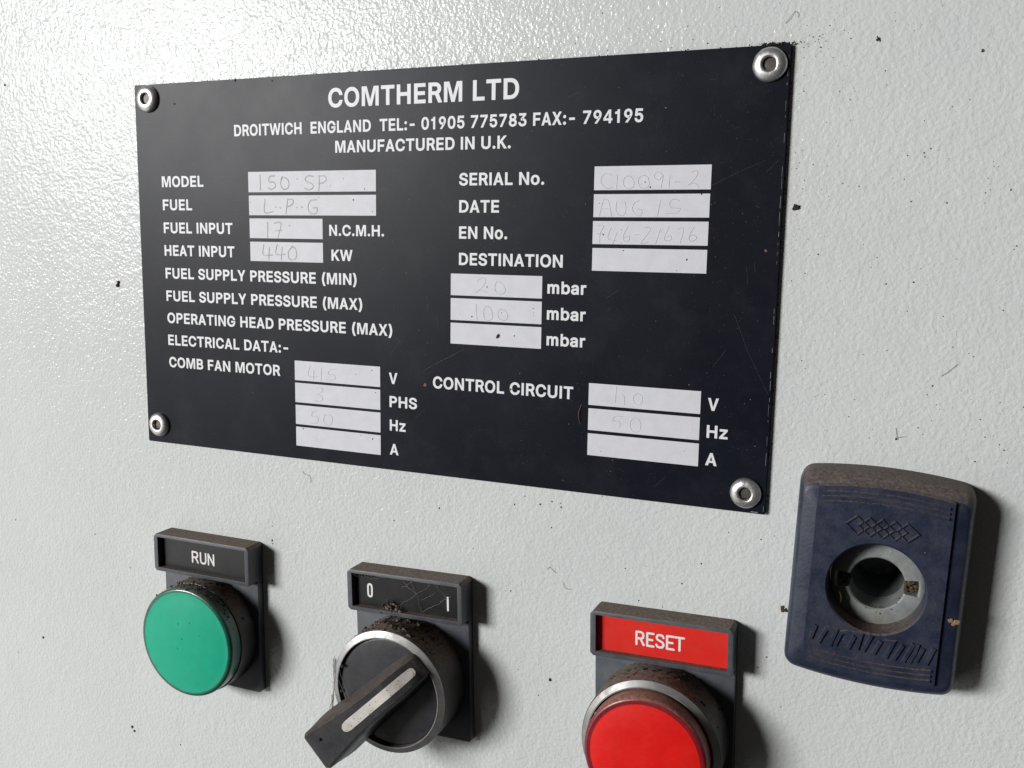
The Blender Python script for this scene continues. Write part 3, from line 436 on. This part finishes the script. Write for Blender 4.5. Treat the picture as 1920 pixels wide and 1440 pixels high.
# worn bright edge of the plate, right side
bm = bmesh.new(); y = 2.0
while y < 89:
    L = random.uniform(.3, 2.6)
    if random.random() < .7:
        x = PW-.42+random.uniform(-.05, .05); ww = random.uniform(.025, .055)
        ngon(bm, [(x, y), (x+ww, y), (x+ww, min(89.4, y+L)), (x, min(89.4, y+L))], .03)
    y += L+random.uniform(.15, 1.4)
ngon(bm, [(155.0, 89.62), (156.4, 89.6), (156.35, 89.78), (155.05, 89.76)], .03)
face_out(bm); part('edge_wear', bm, 'worn_edge', name_root, 0)

def rivet(c, rr, tilt, hexa):
    bm = bmesh.new()
    lathe(bm, c, [(rr, 0), (rr*1.0, .35), (rr*.96, .7), (rr*.86, 1.02), (rr*.70, 1.26), (rr*.52, 1.36), (rr*.46, 1.33), (rr*.40, 1.15), (rr*.38, .35)], 48)
    for v in bm.verts:
        q = noise.noise(v.co*1400)*.05*S
        v.co += Vector((q, q*.7, -q))
    fix(bm); h = part('rivet', bm, 'rivet', name_root, 40)
    bm = bmesh.new(); n_ = 6 if hexa else 24
    lathe(bm, c, [(rr*.40, .3), (rr*.36, .62), (0, .72)], n_)
    fix(bm); sub('mandrel', bm, 'mandrel', h, name_root, 20)
rivet((4.35, 3.45), 3.25, 0, False); rivet((154.1, 3.55), 3.2, 0, False)
rivet((153.85, 85.95), 3.1, 0, True); rivet((4.0, 85.3), 3.1, 0, True)

bm = bmesh.new()
for st in SCRATCHES: ridge(bm, [tuple(q_) for q_ in st], .035, -.01, .012)
for i in range(60):
    u, v = random.uniform(60, 155), random.uniform(4, 88); a = random.choice((-.6, .5, 1.2))+random.gauss(0, .3); L_ = random.uniform(.3, 1.6)
    ridge(bm, [(u, v), (u+L_*math.cos(a), v+L_*math.sin(a))], .02, -.01, .010)
fix(bm); o = part('scratches', bm, 'scratch', name_root, 0); o['kind'] = 'stuff'

# ------------------------------------------------------------------ legend holders and controls
STROKES = {  # engraved monoline capitals on a 4 x 6 grid
 'R': [[(0,6),(0,0),(2.4,0),(3.4,.5),(3.6,1.6),(3.4,2.6),(2.4,3.1),(0,3.1)], [(2.1,3.1),(3.8,6)]],
 'U': [[(0,0),(0,4.4),(.5,5.6),(1.8,6),(3.1,5.6),(3.6,4.4),(3.6,0)]],
 'N': [[(0,6),(0,0),(3.6,6),(3.6,0)]],
 'E': [[(3.3,0),(0,0),(0,6),(3.3,6)], [(0,3),(2.7,3)]],
 'S': [[(3.5,1.2),(3.0,.3),(1.8,0),(.6,.3),(.1,1.4),(.6,2.4),(1.8,2.9),(3.0,3.4),(3.6,4.5),(3.0,5.7),(1.8,6),(.5,5.7),(0,4.8)]],
 'T': [[(0,0),(3.8,0)], [(1.9,0),(1.9,6)]],
 'O': [[(1.2,0),(.3,.4),(0,1.4),(0,4.6),(.3,5.6),(1.2,6),(2.0,6),(2.9,5.6),(3.2,4.6),(3.2,1.4),(2.9,.4),(2.0,0),(1.2,0)]],
 'I': [[(0,0),(0,6)]]}
def engraved(bm, ch, u0, v0, wid, hei, d, tf, sw=.47):
    gw = dict(U=3.6, R=3.8, N=3.6, E=3.3, S=3.6, T=3.8, O=3.2, I=1)[ch]
    for st in STROKES[ch]:
        pts = [tf(u0+x/gw*wid if ch != 'I' else u0, v0+y/6*hei) for x, y in st]
        # flat ribbon with round joints
        for a, b in zip(pts, pts[1:]):
            a, b = Vector(a), Vector(b); t = (b-a).normalized(); nn = Vector((-t.y, t.x))*sw/2
            d += .0004
            bm.faces.new([bm.verts.new(P(*q, d)) for q in (a-nn, b-nn, b+nn, a+nn)])
        for a in pts:
            d += .0004
            bm.faces.new([bm.verts.new(P(a[0]+sw/2*math.cos(k*math.pi/6), a[1]+sw/2*math.sin(k*math.pi/6), d)) for k in range(12)])

def holder(root, u0, v0, ang, label_mat, letters):
    c, s = math.cos(ang), math.sin(ang)
    tf = lambda u, v: (u0+c*u-s*v, v0+s*u+c*v)
    bm = bmesh.new()     # mounting plate with the round opening hidden under the bezel
    prism(bm, rounded([(0.05, 1), (29.95, 1), (29.95, 39.6), (0.05, 39.6)], [.2, .2, .7, .7], 3), WALL, 1.2, .15, tf, back=True, segs=2); fix(bm)
    part('mounting_plate', bm, 'grey_plastic', root)
    # legend frame: a box with a window sunk 1.6 mm
    bm = bmesh.new()
    outer = [(.75, 0), (29.25, 0), (30, .75), (30, 9.55), (29.6, 9.95), (.7, 9.95), (0, 9.3), (0, .75)]
    win = [(1.2, .85), (28.9, .85), (28.9, 8.95), (1.2, 8.95)]
    rings = prism(bm, outer, WALL, 4.8, .12, tf, hole=True, back=True, segs=2)
    wv = [bm.verts.new(P(*tf(*q), 4.8)) for q in win]
    wd = [bm.verts.new(P(*tf(*q), 3.15)) for q in win]
    F = rings[-1]; br = [[F[7], F[0], wv[0]], [F[0], F[1], wv[1], wv[0]], [F[1], F[2], wv[1]], [F[2], F[3], wv[2], wv[1]],
                         [F[3], F[4], wv[2]], [F[4], F[5], wv[3], wv[2]], [F[5], F[6], wv[3]], [F[6], F[7], wv[0], wv[3]]]
    for f in br: bm.faces.new(f)
    for i in range(4): bm.faces.new((wv[i], wv[(i+1) % 4], wd[(i+1) % 4], wd[i]))
    bm.faces.new(wd); fix(bm)
    part('legend_frame', bm, 'grey_plastic', root, 30)
    bm = bmesh.new()
    prism(bm, [(1.25, .9), (28.85, .9), (28.85, 8.9), (1.25, 8.9)], 3.16, 3.3, 0, tf); fix(bm)
    ins = part('legend_label', bm, label_mat, root, 0)
    # small pry notch in the lower lip of the frame
    bm = bmesh.new()
    for ch, lu, lv, lw, lh in letters: engraved(bm, ch, lu, lv, lw, lh, 3.32, tf)
    face_out(bm); sub('lettering', bm, 'engraved', ins, root, 0)
    return tf
def crumbs_on(root_name, c, r, d0, d1, n, label):
    """crumbly dirt lodged on the upper side of a bezel"""
    bm = bmesh.new()
    for i in range(n):
        a = -math.pi/2 + random.gauss(.12, .42); rr = r+random.uniform(-.15, .15); d = random.uniform(d0, d1)
        sz = random.choice((.08, .1, .12, .16, .22, .3))
        blob(bm, c[0]+rr*math.cos(a), c[1]+rr*math.sin(a), d, sz, 1, .8, .6)
    fix(bm)
    return bm

# green RUN indicator lamp
root = empty('indicator_lamp', (4.82, 153.2, WALL), 'round green indicator lamp under the RUN label, leftmost of the three controls', 'indicator light')
tf = holder(root, 4.82, 113.14, -.0033, 'black_label', [('R', 11.25, 3.85, 1.75, 2.75), ('U', 13.85, 3.85, 1.65, 2.75), ('N', 16.35, 3.85, 1.65, 2.75)])
C0 = (19.5, 138.1)
bm = bmesh.new()
lathe(bm, C0, [(14.55, 1.2), (14.55, 6.4), (14.4, 6.9), (14.2, 7.0), (13.9, 7.0)]); fix(bm)
part('bezel', bm, 'bezel_black', root, 30)
bm = bmesh.new()
prof = [(14.15, 6.8), (14.22, 9.7), (14.15, 10.2), (13.9, 10.55), (13.5, 10.72), (13.1, 10.70), (11.5, 10.95), (9, 11.2), (6, 11.42), (3, 11.54), (0, 11.58)]
lathe(bm, C0, prof, 96, [1, 1, 1, 1, 1, 0, 0, 0, 0, 0]); fix(bm)
part('lens', bm, ['green', 'green_rim'], root, 40)
bm = crumbs_on('', C0, 14.55, 2.5, 9.5, 150, '')
for i in range(26):
    a = random.uniform(0, 6.28); rr = 12.9*random.random()**.6; blob(bm, C0[0]+rr*math.cos(a), C0[1]+rr*math.sin(a), 11.58-.0055*rr*rr, random.choice((.05, .07, .1, .18)), 1, .5, .6)
for i in range(40):
    a = -math.pi/2+random.gauss(.5, .35); blob(bm, C0[0]+14.25*math.cos(a), C0[1]+14.25*math.sin(a), random.uniform(7, 10.6), random.choice((.08, .12, .2, .32)), 1, .8, .6)
bmesh.ops.translate(bm, verts=bm.verts, vec=-root.location)
o = obj('dust', bm, 'crumb', root, 30); o['kind'] = 'stuff'

# selector switch
root = empty('selector_switch', (63.4, 153.8, WALL), 'black rotary selector switch with silver ring and long pointer handle, marked 0 and I', 'switch')
tf = holder(root, 63.4, 113.91, -.0296, 'black_label', [('O', 4.75, 3.6, 1.05, 3.0), ('I', 25.75, 4.2, 1, 3.0)])
C1 = (78.25, 138.75)
bm = bmesh.new()
lathe(bm, C1, [(14.6, 1.2), (14.6, 10.8), (14.5, 11.3)]); fix(bm)
part('bezel', bm, 'bezel_black', root, 30)
bm = bmesh.new()
lathe(bm, C1, [(14.5, 11.0), (14.45, 11.5), (13.1, 12.1), (12.9, 12.1), (12.85, 10.2)]); fix(bm)
part('ring', bm, 'chrome', root, 22)
bm = bmesh.new()
lathe(bm, C1, [(12.85, 9.0), (12.85, 10.9), (12.6, 11.2), (12.1, 11.3), (9, 11.4), (5, 11.45), (0, 11.5)]); fix(bm)
disc = part('turning_disc', bm, 'knob', root, 40)
# pointer handle: lofted bar, widest and highest towards its tip
e = Vector((-.715, .699)).normalized(); q = Vector((-e.y, e.x))
# s along the bar, half width at top, half width at base, top d, base d
ST = [(-12.9, 2.2, 2.8, 12.9, 11.2), (-12.4, 2.6, 3.4, 14.3, 11.2), (-9.8, 2.85, 3.9, 16.1, 11.2), (-6.3, 3.0, 4.3, 18.7, 11.2), (-5.9, 3.0, 4.3, 18.85, 11.2), (-2, 2.95, 4.4, 19.3, 11.2), (3, 3.15, 4.6, 20.2, 11.3),
      (8, 3.6, 4.85, 21.0, 11.9), (12, 4.1, 5.3, 21.6, 12.6), (15.3, 4.55, 5.5, 22.0, 13.8), (17.1, 4.7, 5.4, 22.0, 14.8), (17.9, 4.5, 5.1, 21.7, 15.4), (18.3, 4.0, 4.6, 21.1, 16.2)]
bm = bmesh.new(); rows = []
for s_, wt, wb, dt, db in ST:
    row = []
    for kx, dd in ((-wb, db), (-(wb*.35+wt*.65), db+(dt-db)*.55), (-wt-.1, dt-.7), (-wt+.45, dt), (wt-.45, dt), (wt+.1, dt-.7), ((wb*.35+wt*.65), db+(dt-db)*.55), (wb, db)):
        p = Vector(C1)+e*s_+q*kx; row.append(bm.verts.new(P(p.x, p.y, dd)))
    rows.append(row)
for a, b in zip(rows, rows[1:]):
    for k in range(7): bm.faces.new((a[k], a[k+1], b[k+1], b[k]))
    bm.faces.new((a[7], a[0], b[0], b[7]))
bm.faces.new(rows[0]); bm.faces.new(rows[-1][::-1]); fix(bm)
hd = part('pointer_handle', bm, 'knob', root, 42)
bm = bmesh.new()
def top_d(s_):
    for a, b in zip(ST, ST[1:]):
        if a[0] <= s_ <= b[0]: return a[3]+(b[3]-a[3])*(s_-a[0])/(b[0]-a[0])
    return 18
ss = [-12.0, -11.8, -11.4, -9.8, -8, -6.3, -5.9, -2, 1, 4, 6.4, 7.5, 8.0, 8.2]
hw = [.35, .75, 1.0, 1.1, 1.12, 1.12, 1.12, 1.14, 1.16, 1.18, 1.2, 1.0, .6, .3]
A = []; B = []
for s_, h_ in zip(ss, hw):
    for lst, sg in ((A, -1), (B, 1)):
        p = Vector(C1)+e*s_+q*sg*h_; lst.append(bm.verts.new(P(p.x, p.y, top_d(s_)+.06)))
for i in range(len(ss)-1): bm.faces.new((A[i], A[i+1], B[i+1], B[i]))
face_out(bm); sub('pointer_stripe', bm, 'stripe', hd, root, 30)
bm = crumbs_on('', C1, 14.65, 2.5, 11.0, 170, '')
for i in range(110):    # dirt lodged on the handle and in the label window
    s_ = random.uniform(-12.5, 8) if i % 3 else random.uniform(-12.5, -5); p = Vector(C1)+e*s_+q*random.uniform(-2.6, .9)
    blob(bm, p.x, p.y, top_d(s_)+.05, random.choice((.04, .05, .07, .09, .13)), 1, .6, .7)
for i in range(70):
    u, v = tf(random.gauss(11, 1.0), random.gauss(8.6, .8)); blob(bm, u, v, random.uniform(3.4, 4.9), random.choice((.12, .2, .3, .38)), 1, .8, .6, mi=random.choice((0, 1, 1)))
for i in range(50):
    u, v = tf(random.uniform(1.4, 11), .9+abs(random.gauss(0, .45))); blob(bm, u, v, random.uniform(3.4, 4.8), random.choice((.08, .12, .2)), 1, .8, .6)
for (u, v, d, r_) in ((66.9, 147.6, 22.0, .4), (72.5, 146.2, 20.9, .18), (66.0, 141, 11.5, .5), (65.2, 145.5, 12, .35), (66.6, 134.6, 11.9, .5)):
    blob(bm, u, v, d, r_, 2, .8, .6)
for i in range(60):     # crumbs caught on top of the bezel below the label
    a = -math.pi/2+random.gauss(.05, .3); blob(bm, C1[0]+14.7*math.cos(a), C1[1]+14.7*math.sin(a), random.uniform(3, 10.5), random.choice((.2, .3, .42)), 1, .7, .6, mi=random.choice((0, 0, 1)))
bmesh.ops.translate(bm, verts=bm.verts, vec=-root.location)
o = obj('dust', bm, ['crumb', 'crumb_brown'], root, 30); o['kind'] = 'stuff'

# red RESET push button
root = empty('push_button', (123.6, 153.9, WALL), 'round red push button under the red RESET label, cut by the lower picture edge', 'push button')
tf = holder(root, 123.61, 113.92, -.0275, 'red_label',
    [('R', 9.75, 3.85, 1.55, 2.75), ('E', 12.05, 3.85, 1.35, 2.75), ('S', 14.0, 3.85, 1.55, 2.75), ('E', 16.25, 3.85, 1.4, 2.75), ('T', 18.0, 3.85, 1.75, 2.75)])
C2 = (138.8, 138.85)
bm = bmesh.new()
lathe(bm, C2, [(14.6, 1.2), (14.6, 9.7), (14.5, 10.3)]); fix(bm)
part('bezel', bm, 'bezel_black', root, 30)
bm = bmesh.new()
lathe(bm, C2, [(14.5, 10.0), (14.42, 10.35), (13.3, 11.1), (13.05, 11.1), (13.0, 8.5)]); fix(bm)
part('ring', bm, 'chrome', root, 22)
bm = bmesh.new()
prof = [(12.7, 8.0), (12.7, 13.9), (12.6, 14.35), (12.3, 14.68), (11.9, 14.75), (11.3, 14.70), (10.95, 14.78), (8, 15.0), (5, 15.15), (0, 15.25)]
lathe(bm, C2, prof, 96, [1, 1, 1, 1, 1, 0, 0, 0, 0]); fix(bm)
part('button_cap', bm, ['red', 'red_rim'], root, 40)
bm = crumbs_on('', C2, 14.65, 2.5, 9.5, 90, '')
for i in range(60):
    a = -math.pi/2+random.gauss(0, .6); blob(bm, C2[0]+12.5*math.cos(a), C2[1]+12.5*math.sin(a), random.uniform(10.8, 12.5), random.choice((.06, .08, .12)), 1, .8, .6)
bmesh.ops.translate(bm, verts=bm.verts, vec=-root.location)
o = obj('dust', bm, 'crumb', root, 30); o['kind'] = 'stuff'

# ------------------------------------------------------------------ quarter-turn lock with navy surround
root = empty('cabinet_lock', (179.2, 119, WALL), 'dark navy lock surround with a round metal key hole, right of the nameplate corner', 'lock')
RA = .03; LC = (179.2, 98.9); ca, sa = math.cos(RA), math.sin(RA)
ltf = lambda x, y: (LC[0]+ca*x-sa*y, LC[1]+sa*x+ca*y)
def lock_outline(hw_, hc, hm, rc):
    """sides straight, top and bottom bowed: hc at the corners, hm in the middle"""
    pts = []
    N = 14
    for k in range(N+1):
        x = -hw_+2*hw_*k/N; pts.append((x, -(hc+(hm-hc)*(1-(x/hw_)**2))))
    for k in range(N+1):
        x = hw_-2*hw_*k/N; pts.append((x, hc+(hm-hc)*(1-(x/hw_)**2)))
    rad = [0]*len(pts)
    for i in (0, N, N+1, 2*N+1): rad[i] = min(rc, .98*hw_/N*2*1.0) if rc < 2 else rc
    # trim points swallowed by the corner radius, then round
    keep = [(p, r) for i, (p, r) in enumerate(zip(pts, rad)) if r or abs(p[0]) < hw_-rc*1.15]
    return rounded([p for p, r in keep], [r for p, r in keep], 6)
def ray_poly(poly, o_, a):
    c, s = math.cos(a), math.sin(a); best = 1e9
    for i in range(len(poly)):
        x1, y1 = poly[i][0]-o_[0], poly[i][1]-o_[1]; x2, y2 = poly[(i+1) % len(poly)][0]-o_[0], poly[(i+1) % len(poly)][1]-o_[1]
        dx, dy = x2-x1, y2-y1; den = c*dy-s*dx
        if abs(den) < 1e-9: continue
        t = (x1*dy-y1*dx)/den; k = (x1*s-y1*c)/den
        if t > 0 and -1e-6 <= k <= 1+1e-6: best = min(best, t)
    return best
HC = (LOCK[0]-LC[0], LOCK[1]-LC[1]); hl = (ca*HC[0]+sa*HC[1], -sa*HC[0]+ca*HC[1])     # hole centre in lock axes
NR = 180
def corner_angles(poly): return [math.atan2(p[1]-hl[1], p[0]-hl[0]) for p in poly]
def ring_of(bm, poly, d, angs_):
    return [bm.verts.new(P(*ltf(hl[0]+ray_poly(poly, hl, a)*math.cos(a), hl[1]+ray_poly(poly, hl, a)*math.sin(a)), d)) for a in angs_]
def circ_of(bm, r, d, angs_):
    return [bm.verts.new(P(*ltf(hl[0]+r*math.cos(a), hl[1]+r*math.sin(a)), d)) for a in angs_]
def bridge(bm, a, b):
    for i in range(len(a)):
        j = (i+1) % len(a); bm.faces.new((a[i], a[j], b[j], b[i]))
body = lock_outline(15.35, 19.5, 20.75, 2.6)
aa = sorted(corner_angles(body)+[i*2*math.pi/NR-math.pi+.004 for i in range(NR)])
bm = bmesh.new()
lv = [(0, WALL), (0.05, 2.6), (.25, 4.2), (.6, 5.6), (1.15, 6.8), (1.9, 7.6), (2.8, 7.95)]
rg = []
for s_, d in lv:
    hw_ = 15.35-s_*.55; rg.append(ring_of(bm, lock_outline(hw_, 19.5-s_, 20.75-s_, max(1.2, 2.6-s_*.3)), d, aa))
for a, b in zip(rg, rg[1:]): bridge(bm, a, b)
c1_ = circ_of(bm, 9.1, 7.98, aa); bridge(bm, rg[-1], c1_)
c2_ = circ_of(bm, 9.1, WALL, aa); bridge(bm, c1_, c2_); fix(bm)
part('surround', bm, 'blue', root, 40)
# raised centre panel in three shallow terraces, with the key hole through it
bm = bmesh.new()
px = .1
def panel_poly(hw_, top, bot, sag):
    N = 12; pts = []; top += .6; bot -= .6
    for k in range(N+1):
        x = -hw_+2*hw_*k/N; pts.append((x+px, -(top+sag*(1-(x/hw_)**2))))
    for k in range(N+1):
        x = hw_-2*hw_*k/N; pts.append((x+px, bot+sag*(1-(x/hw_)**2)))
    return pts
poly = panel_poly(11.95, 17.55, 17.4, 1.0)
r0 = ring_of(bm, poly, 6.9, aa); prev = ring_of(bm, [(x*.965, y*.98) for x, y in poly], 8.60, aa); bridge(bm, r0, prev)
k1 = circ_of(bm, 8.8, 8.60, aa); k2 = circ_of(bm, 8.5, 8.3, aa); k3 = circ_of(bm, 8.45, 1.0, aa)
bridge(bm, prev, k1); bridge(bm, k1, k2); bridge(bm, k2, k3); fix(bm)
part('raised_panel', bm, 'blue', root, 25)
for k_ in range(3):        # three bowed ribs above and below
    for sg in (-1, 1):
        bm = bmesh.new(); y0 = 16.1-.95*k_
        ridge(bm, [ltf(x+px, sg*(y0+.9*(1-(x/11.5)**2))-.55) for x in [-10.5+21.0*i/16 for i in range(17)]], .62, 8.56, 8.95, top=.6)
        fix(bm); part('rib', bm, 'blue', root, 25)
bm = bmesh.new()
for st in DIAMONDS: ridge(bm, [tuple(q_) for q_ in st], .36, 8.56, 8.92, top=.6)
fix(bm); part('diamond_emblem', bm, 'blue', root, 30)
bm = bmesh.new()
for st in LOCK_LETTERS: ridge(bm, [tuple(q_) for q_ in st], .80, 8.56, 8.98, top=.7)
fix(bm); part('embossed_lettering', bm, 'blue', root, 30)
# lock insert: zinc ring with a dark bore and two side notches
bm = bmesh.new(); bc = (179.4, 99.7)
NA = 120; notch = lambda a: (abs(a) < .24) or (abs(abs(a)-math.pi) < .24)
A4 = [i*2*math.pi/NA-math.pi for i in range(NA)]
def ringz(r, d): return [bm.verts.new(P(bc[0]+(r(a) if callable(r) else r)*math.cos(a), bc[1]+(r(a) if callable(r) else r)*math.sin(a), d)) for a in A4]
inner = lambda a: 7.3 if notch(a) else 4.95
z1 = ringz(8.43, 1.2); z2 = ringz(8.3, 3.1); z3 = ringz(7.9, 3.35); z4 = ringz(lambda a: inner(a)+.25, 3.4); z5 = ringz(inner, 3.15); z6 = ringz(inner, -3.0)
for a, b in ((z1, z2), (z2, z3), (z3, z4), (z4, z5), (z5, z6)): bridge(bm, a, b)
fix(bm); part('lock_ring', bm, 'zinc', root, 35)
bm = bmesh.new(); lathe(bm, bc, [(8.4, -3.0), (4.9, -3.01), (4.7, -6), (4.6, -16), (0, -16.2)], 64)
fix(bm); bo = part('bore', bm, ['bore'], root, 40)
bm = bmesh.new()
for i in range(130):
    a = random.choice((0, 0, 0, 0, math.pi))+random.uniform(-.24, .24); r_ = random.uniform(5.0, 7.6)
    blob(bm, bc[0]+r_*math.cos(a), bc[1]+r_*math.sin(a), random.uniform(-1.6, 2.3), random.uniform(.15, .45), 1, .7, .5)
for i in range(40):
    a = random.uniform(.2, 1.9); r_ = random.gauss(5.2, .3)
    blob(bm, bc[0]+r_*math.cos(a), bc[1]+r_*math.sin(a), random.uniform(3.0, 3.45), random.uniform(.06, .2), 1, .6, .5)
fix(bm); bmesh.ops.translate(bm, verts=bm.verts, vec=-root.location)
o = obj('rust', bm, 'rust', root, 30); o['kind'] = 'stuff'

# ------------------------------------------------------------------ dirt that lies on the surfaces
bm = bmesh.new()
for u, v, r_ in SPECKS: blob(bm, u, v, WALL+.02, r_*(.65 if r_ < .4 else .75), 1, .4, .8)
# finer specks: thickest round the nameplate's right corner and over the right half, sparse on the left
def clear(u, v):
    return not ((-1 < u < PW+.6 and -1 < v < PH+1))
cnt = 0
while cnt < 330:
    m_ = random.random()
    if m_ < .28: u, v = random.gauss(163, 4.5), random.uniform(-14, 92)
    elif m_ < .42: u, v = random.gauss(160, 5), random.gauss(-2, 3)
    elif m_ < .60: u, v = random.uniform(60, 160), random.gauss(-2.6, 2.2)
    elif m_ < .80: u, v = random.uniform(158, 215), random.uniform(-20, 150)
    elif m_ < .92: u, v = random.uniform(60, 165), random.uniform(91, 150)
    else: u, v = random.uniform(-60, 215), random.uniform(-30, 190)
    if not clear(u, v): continue
    blob(bm, u, v, WALL+.01, random.choice((.03, .035, .04, .05, .06, .08)), 1, .5, .7); cnt += 1
# dirt packed against the plate's upper and right edges
for i in range(220):
    if random.random() < .5: u, v = random.uniform(10, PW), -random.random()**2*.35
    else: u, v = PW+random.random()**2*.5, random.uniform(0, PH)
    blob(bm, u, v, WALL+.1, random.choice((.06, .08, .1, .14)), 1, .7, .6)
for i in range(90):
    u = random.gauss(154.5, 1.8); blob(bm, u, -abs(random.gauss(0, .25)), random.uniform(WALL, .1), random.choice((.1, .15, .22)), 1, .8, .6)
fix(bm)
obj('dirt_specks', bm, 'crumb', None, 30, label='fine dark specks of dirt scattered over the cabinet paint', kind='stuff')
bm = bmesh.new()
for u, v, r_ in PLATE_SPECKS: blob(bm, u, v, .04, r_*.85, 1, .4, .7)
for i in range(26): blob(bm, random.uniform(2, 156), random.uniform(1, 89), .02, random.choice((.05, .07, .09)), 1, .4, .6)
fix(bm); obj('dark_grit', bm, 'crumb', None, 30, label='dark grit stuck on the nameplate and its silver boxes', kind='stuff')
bm = bmesh.new()
for i in range(210):
    u, v = (random.uniform(70, 156), random.uniform(20, 88)) if random.random() < .75 else (random.uniform(2, 156), random.uniform(1, 89))
    blob(bm, u, v, .02, random.choice((.03, .035, .04, .05, .07, .10)), 1, .4, .6)
for u, v, r_ in ((155.2, 38.0, .28), (102.6, 68.8, .25), (81.6, 69.3, .35), (134.6, 10.6, .25), (156.2, 4.2, .2)): blob(bm, u, v, .03, r_, 1, .3, .8)
for i in range(70):
    u, v = ltf(random.uniform(-13, 13), random.uniform(-19, 19))
    if (u-LOCK[0])**2+(v-LOCK[1])**2 < 90: continue
    dd = 8.62 if abs(u-LC[0]) < 11 and abs(v-LC[1]) < 14 else 7.9
    blob(bm, u, v, dd, random.choice((.04, .05, .07, .1)), 1, .5, .6)
fix(bm); obj('pale_dust', bm, 'crumb_tan', None, 30, label='pale dust grains dotted over the black nameplate and navy lock', kind='stuff')

def crumb(u, v, d, r_, mat, label, sq=.8):
    bm = bmesh.new(); k = 5
    for i in range(k):
        blob(bm, u+random.gauss(0, r_*.45)-u, v+random.gauss(0, r_*.45)-v, random.uniform(.1, .5)*r_, r_*random.uniform(.4, .75), 2, sq, .7)
    fix(bm); o = obj('dirt_crumb', bm, mat, None, 30, label=label, cat='dirt crumb', group='larger crumbs of dirt on the cabinet'); o.location = P(u, v, d); return o
crumb(160.4, 29.7, WALL, .6, 'crumb', 'black crumb stuck on the paint just right of the nameplate edge')
crumb(166.1, 93.0, 6.6, .6, 'rust', 'brown crumb on the upper left rim of the navy lock')
crumb(162.6, 108.8, .5, .65, 'rust', 'brown crumb at the lower left side of the navy lock')
crumb(192.95, 103.3, 7.9, .8, 'crumb_tan', 'tan flake on the right flange of the navy lock', .3)
crumb(-9.2, 49.35, WALL, .55, 'rust', 'rusty brown crumb on the paint left of the nameplate')
crumb(172.8, 0, WALL, .3, 'crumb', 'small brown crumb on the paint right of the upper right rivet')
crumb(189.9, 3.0, WALL, .24, 'rust', 'reddish crumb near the upper right picture corner')
HL = ['short bent dark hair on the paint above the RESET label, the upper one', 'curled dark hair just below another hair, above left of RESET', 'faint thin hair on the paint below the nameplate and above RUN',
      'thin looped hair on the paint above the upper right rivet', 'straight thin fibre on the bare paint above the navy lock', 'small hooked fibre on the paint close above the navy lock']
for pts, lb in zip(HAIRS, HL):
    bm = bmesh.new(); L_ = smooth_line([(a, b, WALL+.1+.15*(i % 2)) for i, (a, b) in enumerate(pts)], 5)
    tube(bm, L_, .032, 5); fix(bm); obj('hair', bm, 'fibre', None, 30, label=lb, cat='hair', group='stray hairs and fibres on the paint')
# cobwebs
def strand(bm, a, b, sag=.3, r_=.03, jit=.15, n_=9):
    pts = []
    for i in range(n_+1):
        t = i/n_; k = 4*t*(1-t)
        pts.append(tuple(a[j]+(b[j]-a[j])*t+(random.gauss(0, jit)*k if 0 < i < n_ else 0) for j in range(3)))
    pts = [(p[0], p[1]+sag*4*(i/n_)*(1-i/n_), p[2]) for i, p in enumerate(pts)]
    tube(bm, smooth_line(pts, 2), r_, 4)
tf = lambda u, v: (63.4+math.cos(-.0296)*u-math.sin(-.0296)*v, 113.91+math.sin(-.0296)*u+math.cos(-.0296)*v)
bm = bmesh.new()
web = [((14.2, 1.4), (18, 4.2)), ((18, 4.2), (19.2, 8.6)), ((18, 4.2), (21.5, 1.6)), ((13, 7.8), (18, 4.2)), ((22.5, 1.2), (26.5, 4.6)), ((16.2, 1.2), (18, 4.2)), ((19.2, 8.4), (27, 3.4)), ((14, 3.2), (17, 1.4)), ((19, 5.6), (23, 3.2)), ((1.6, 1.3), (6.5, 2.0)), ((6.5, 2.0), (10, 1.2))]
for a, b in web: strand(bm, (*tf(*a), 3.6), (*tf(*b), 3.9), .1, .022, .12)
fix(bm); obj('cobweb', bm, 'web', None, 30, label='dusty cobweb threads across the label window marked 0 and I', cat='cobweb')
bm = bmesh.new()
for k in range(7):
    j = lambda s_: random.gauss(0, s_)
    strand(bm, (64.4+j(.3), 133.4+j(.4), 11.6+j(.2)), (63.7+j(.25), 141.5+j(.5), 11.2+j(.3)), 0, .06, .1)
    strand(bm, (63.7+j(.3), 141.5+j(.5), 11.2+j(.3)), (65.3+j(.4), 147.6+j(.5), 15+j(.4)), 0, .07, .14)
strand(bm, (65.5, 134.5, 12), (70.2, 142.5, 14.2), .2, .04, .1); strand(bm, (64.5, 137.0, 11.6), (70.0, 143.2, 14.0), .2, .04, .1)
fix(bm); obj('cobweb', bm, 'web', None, 30, label='grey cobweb strands between the silver ring and the pointer handle', cat='cobweb')
bm = bmesh.new()
tube(bm, smooth_line([(118.9, 70.9, .05), (118.5, 72.2, .3), (118.4, 73.6, .35), (118.8, 75.0, .1)], 5), .07, 5)
fix(bm); obj('hair', bm, 'crumb_tan', None, 30, label='reddish fibre on the nameplate beside the control circuit Hz box', cat='hair')
bm = bmesh.new()
tube(bm, smooth_line([(172.4, 100.6, 4.6), (173.3, 102.6, 5.4), (173.1, 104.0, 5.6), (172.0, 104.4, 5.4), (171.6, 103.7, 5.0)], 6), .13, 6)
fix(bm); obj('curled_thread', bm, 'crumb_tan', None, 30, label='small curled pale thread inside the lower left of the lock hole', cat='thread')
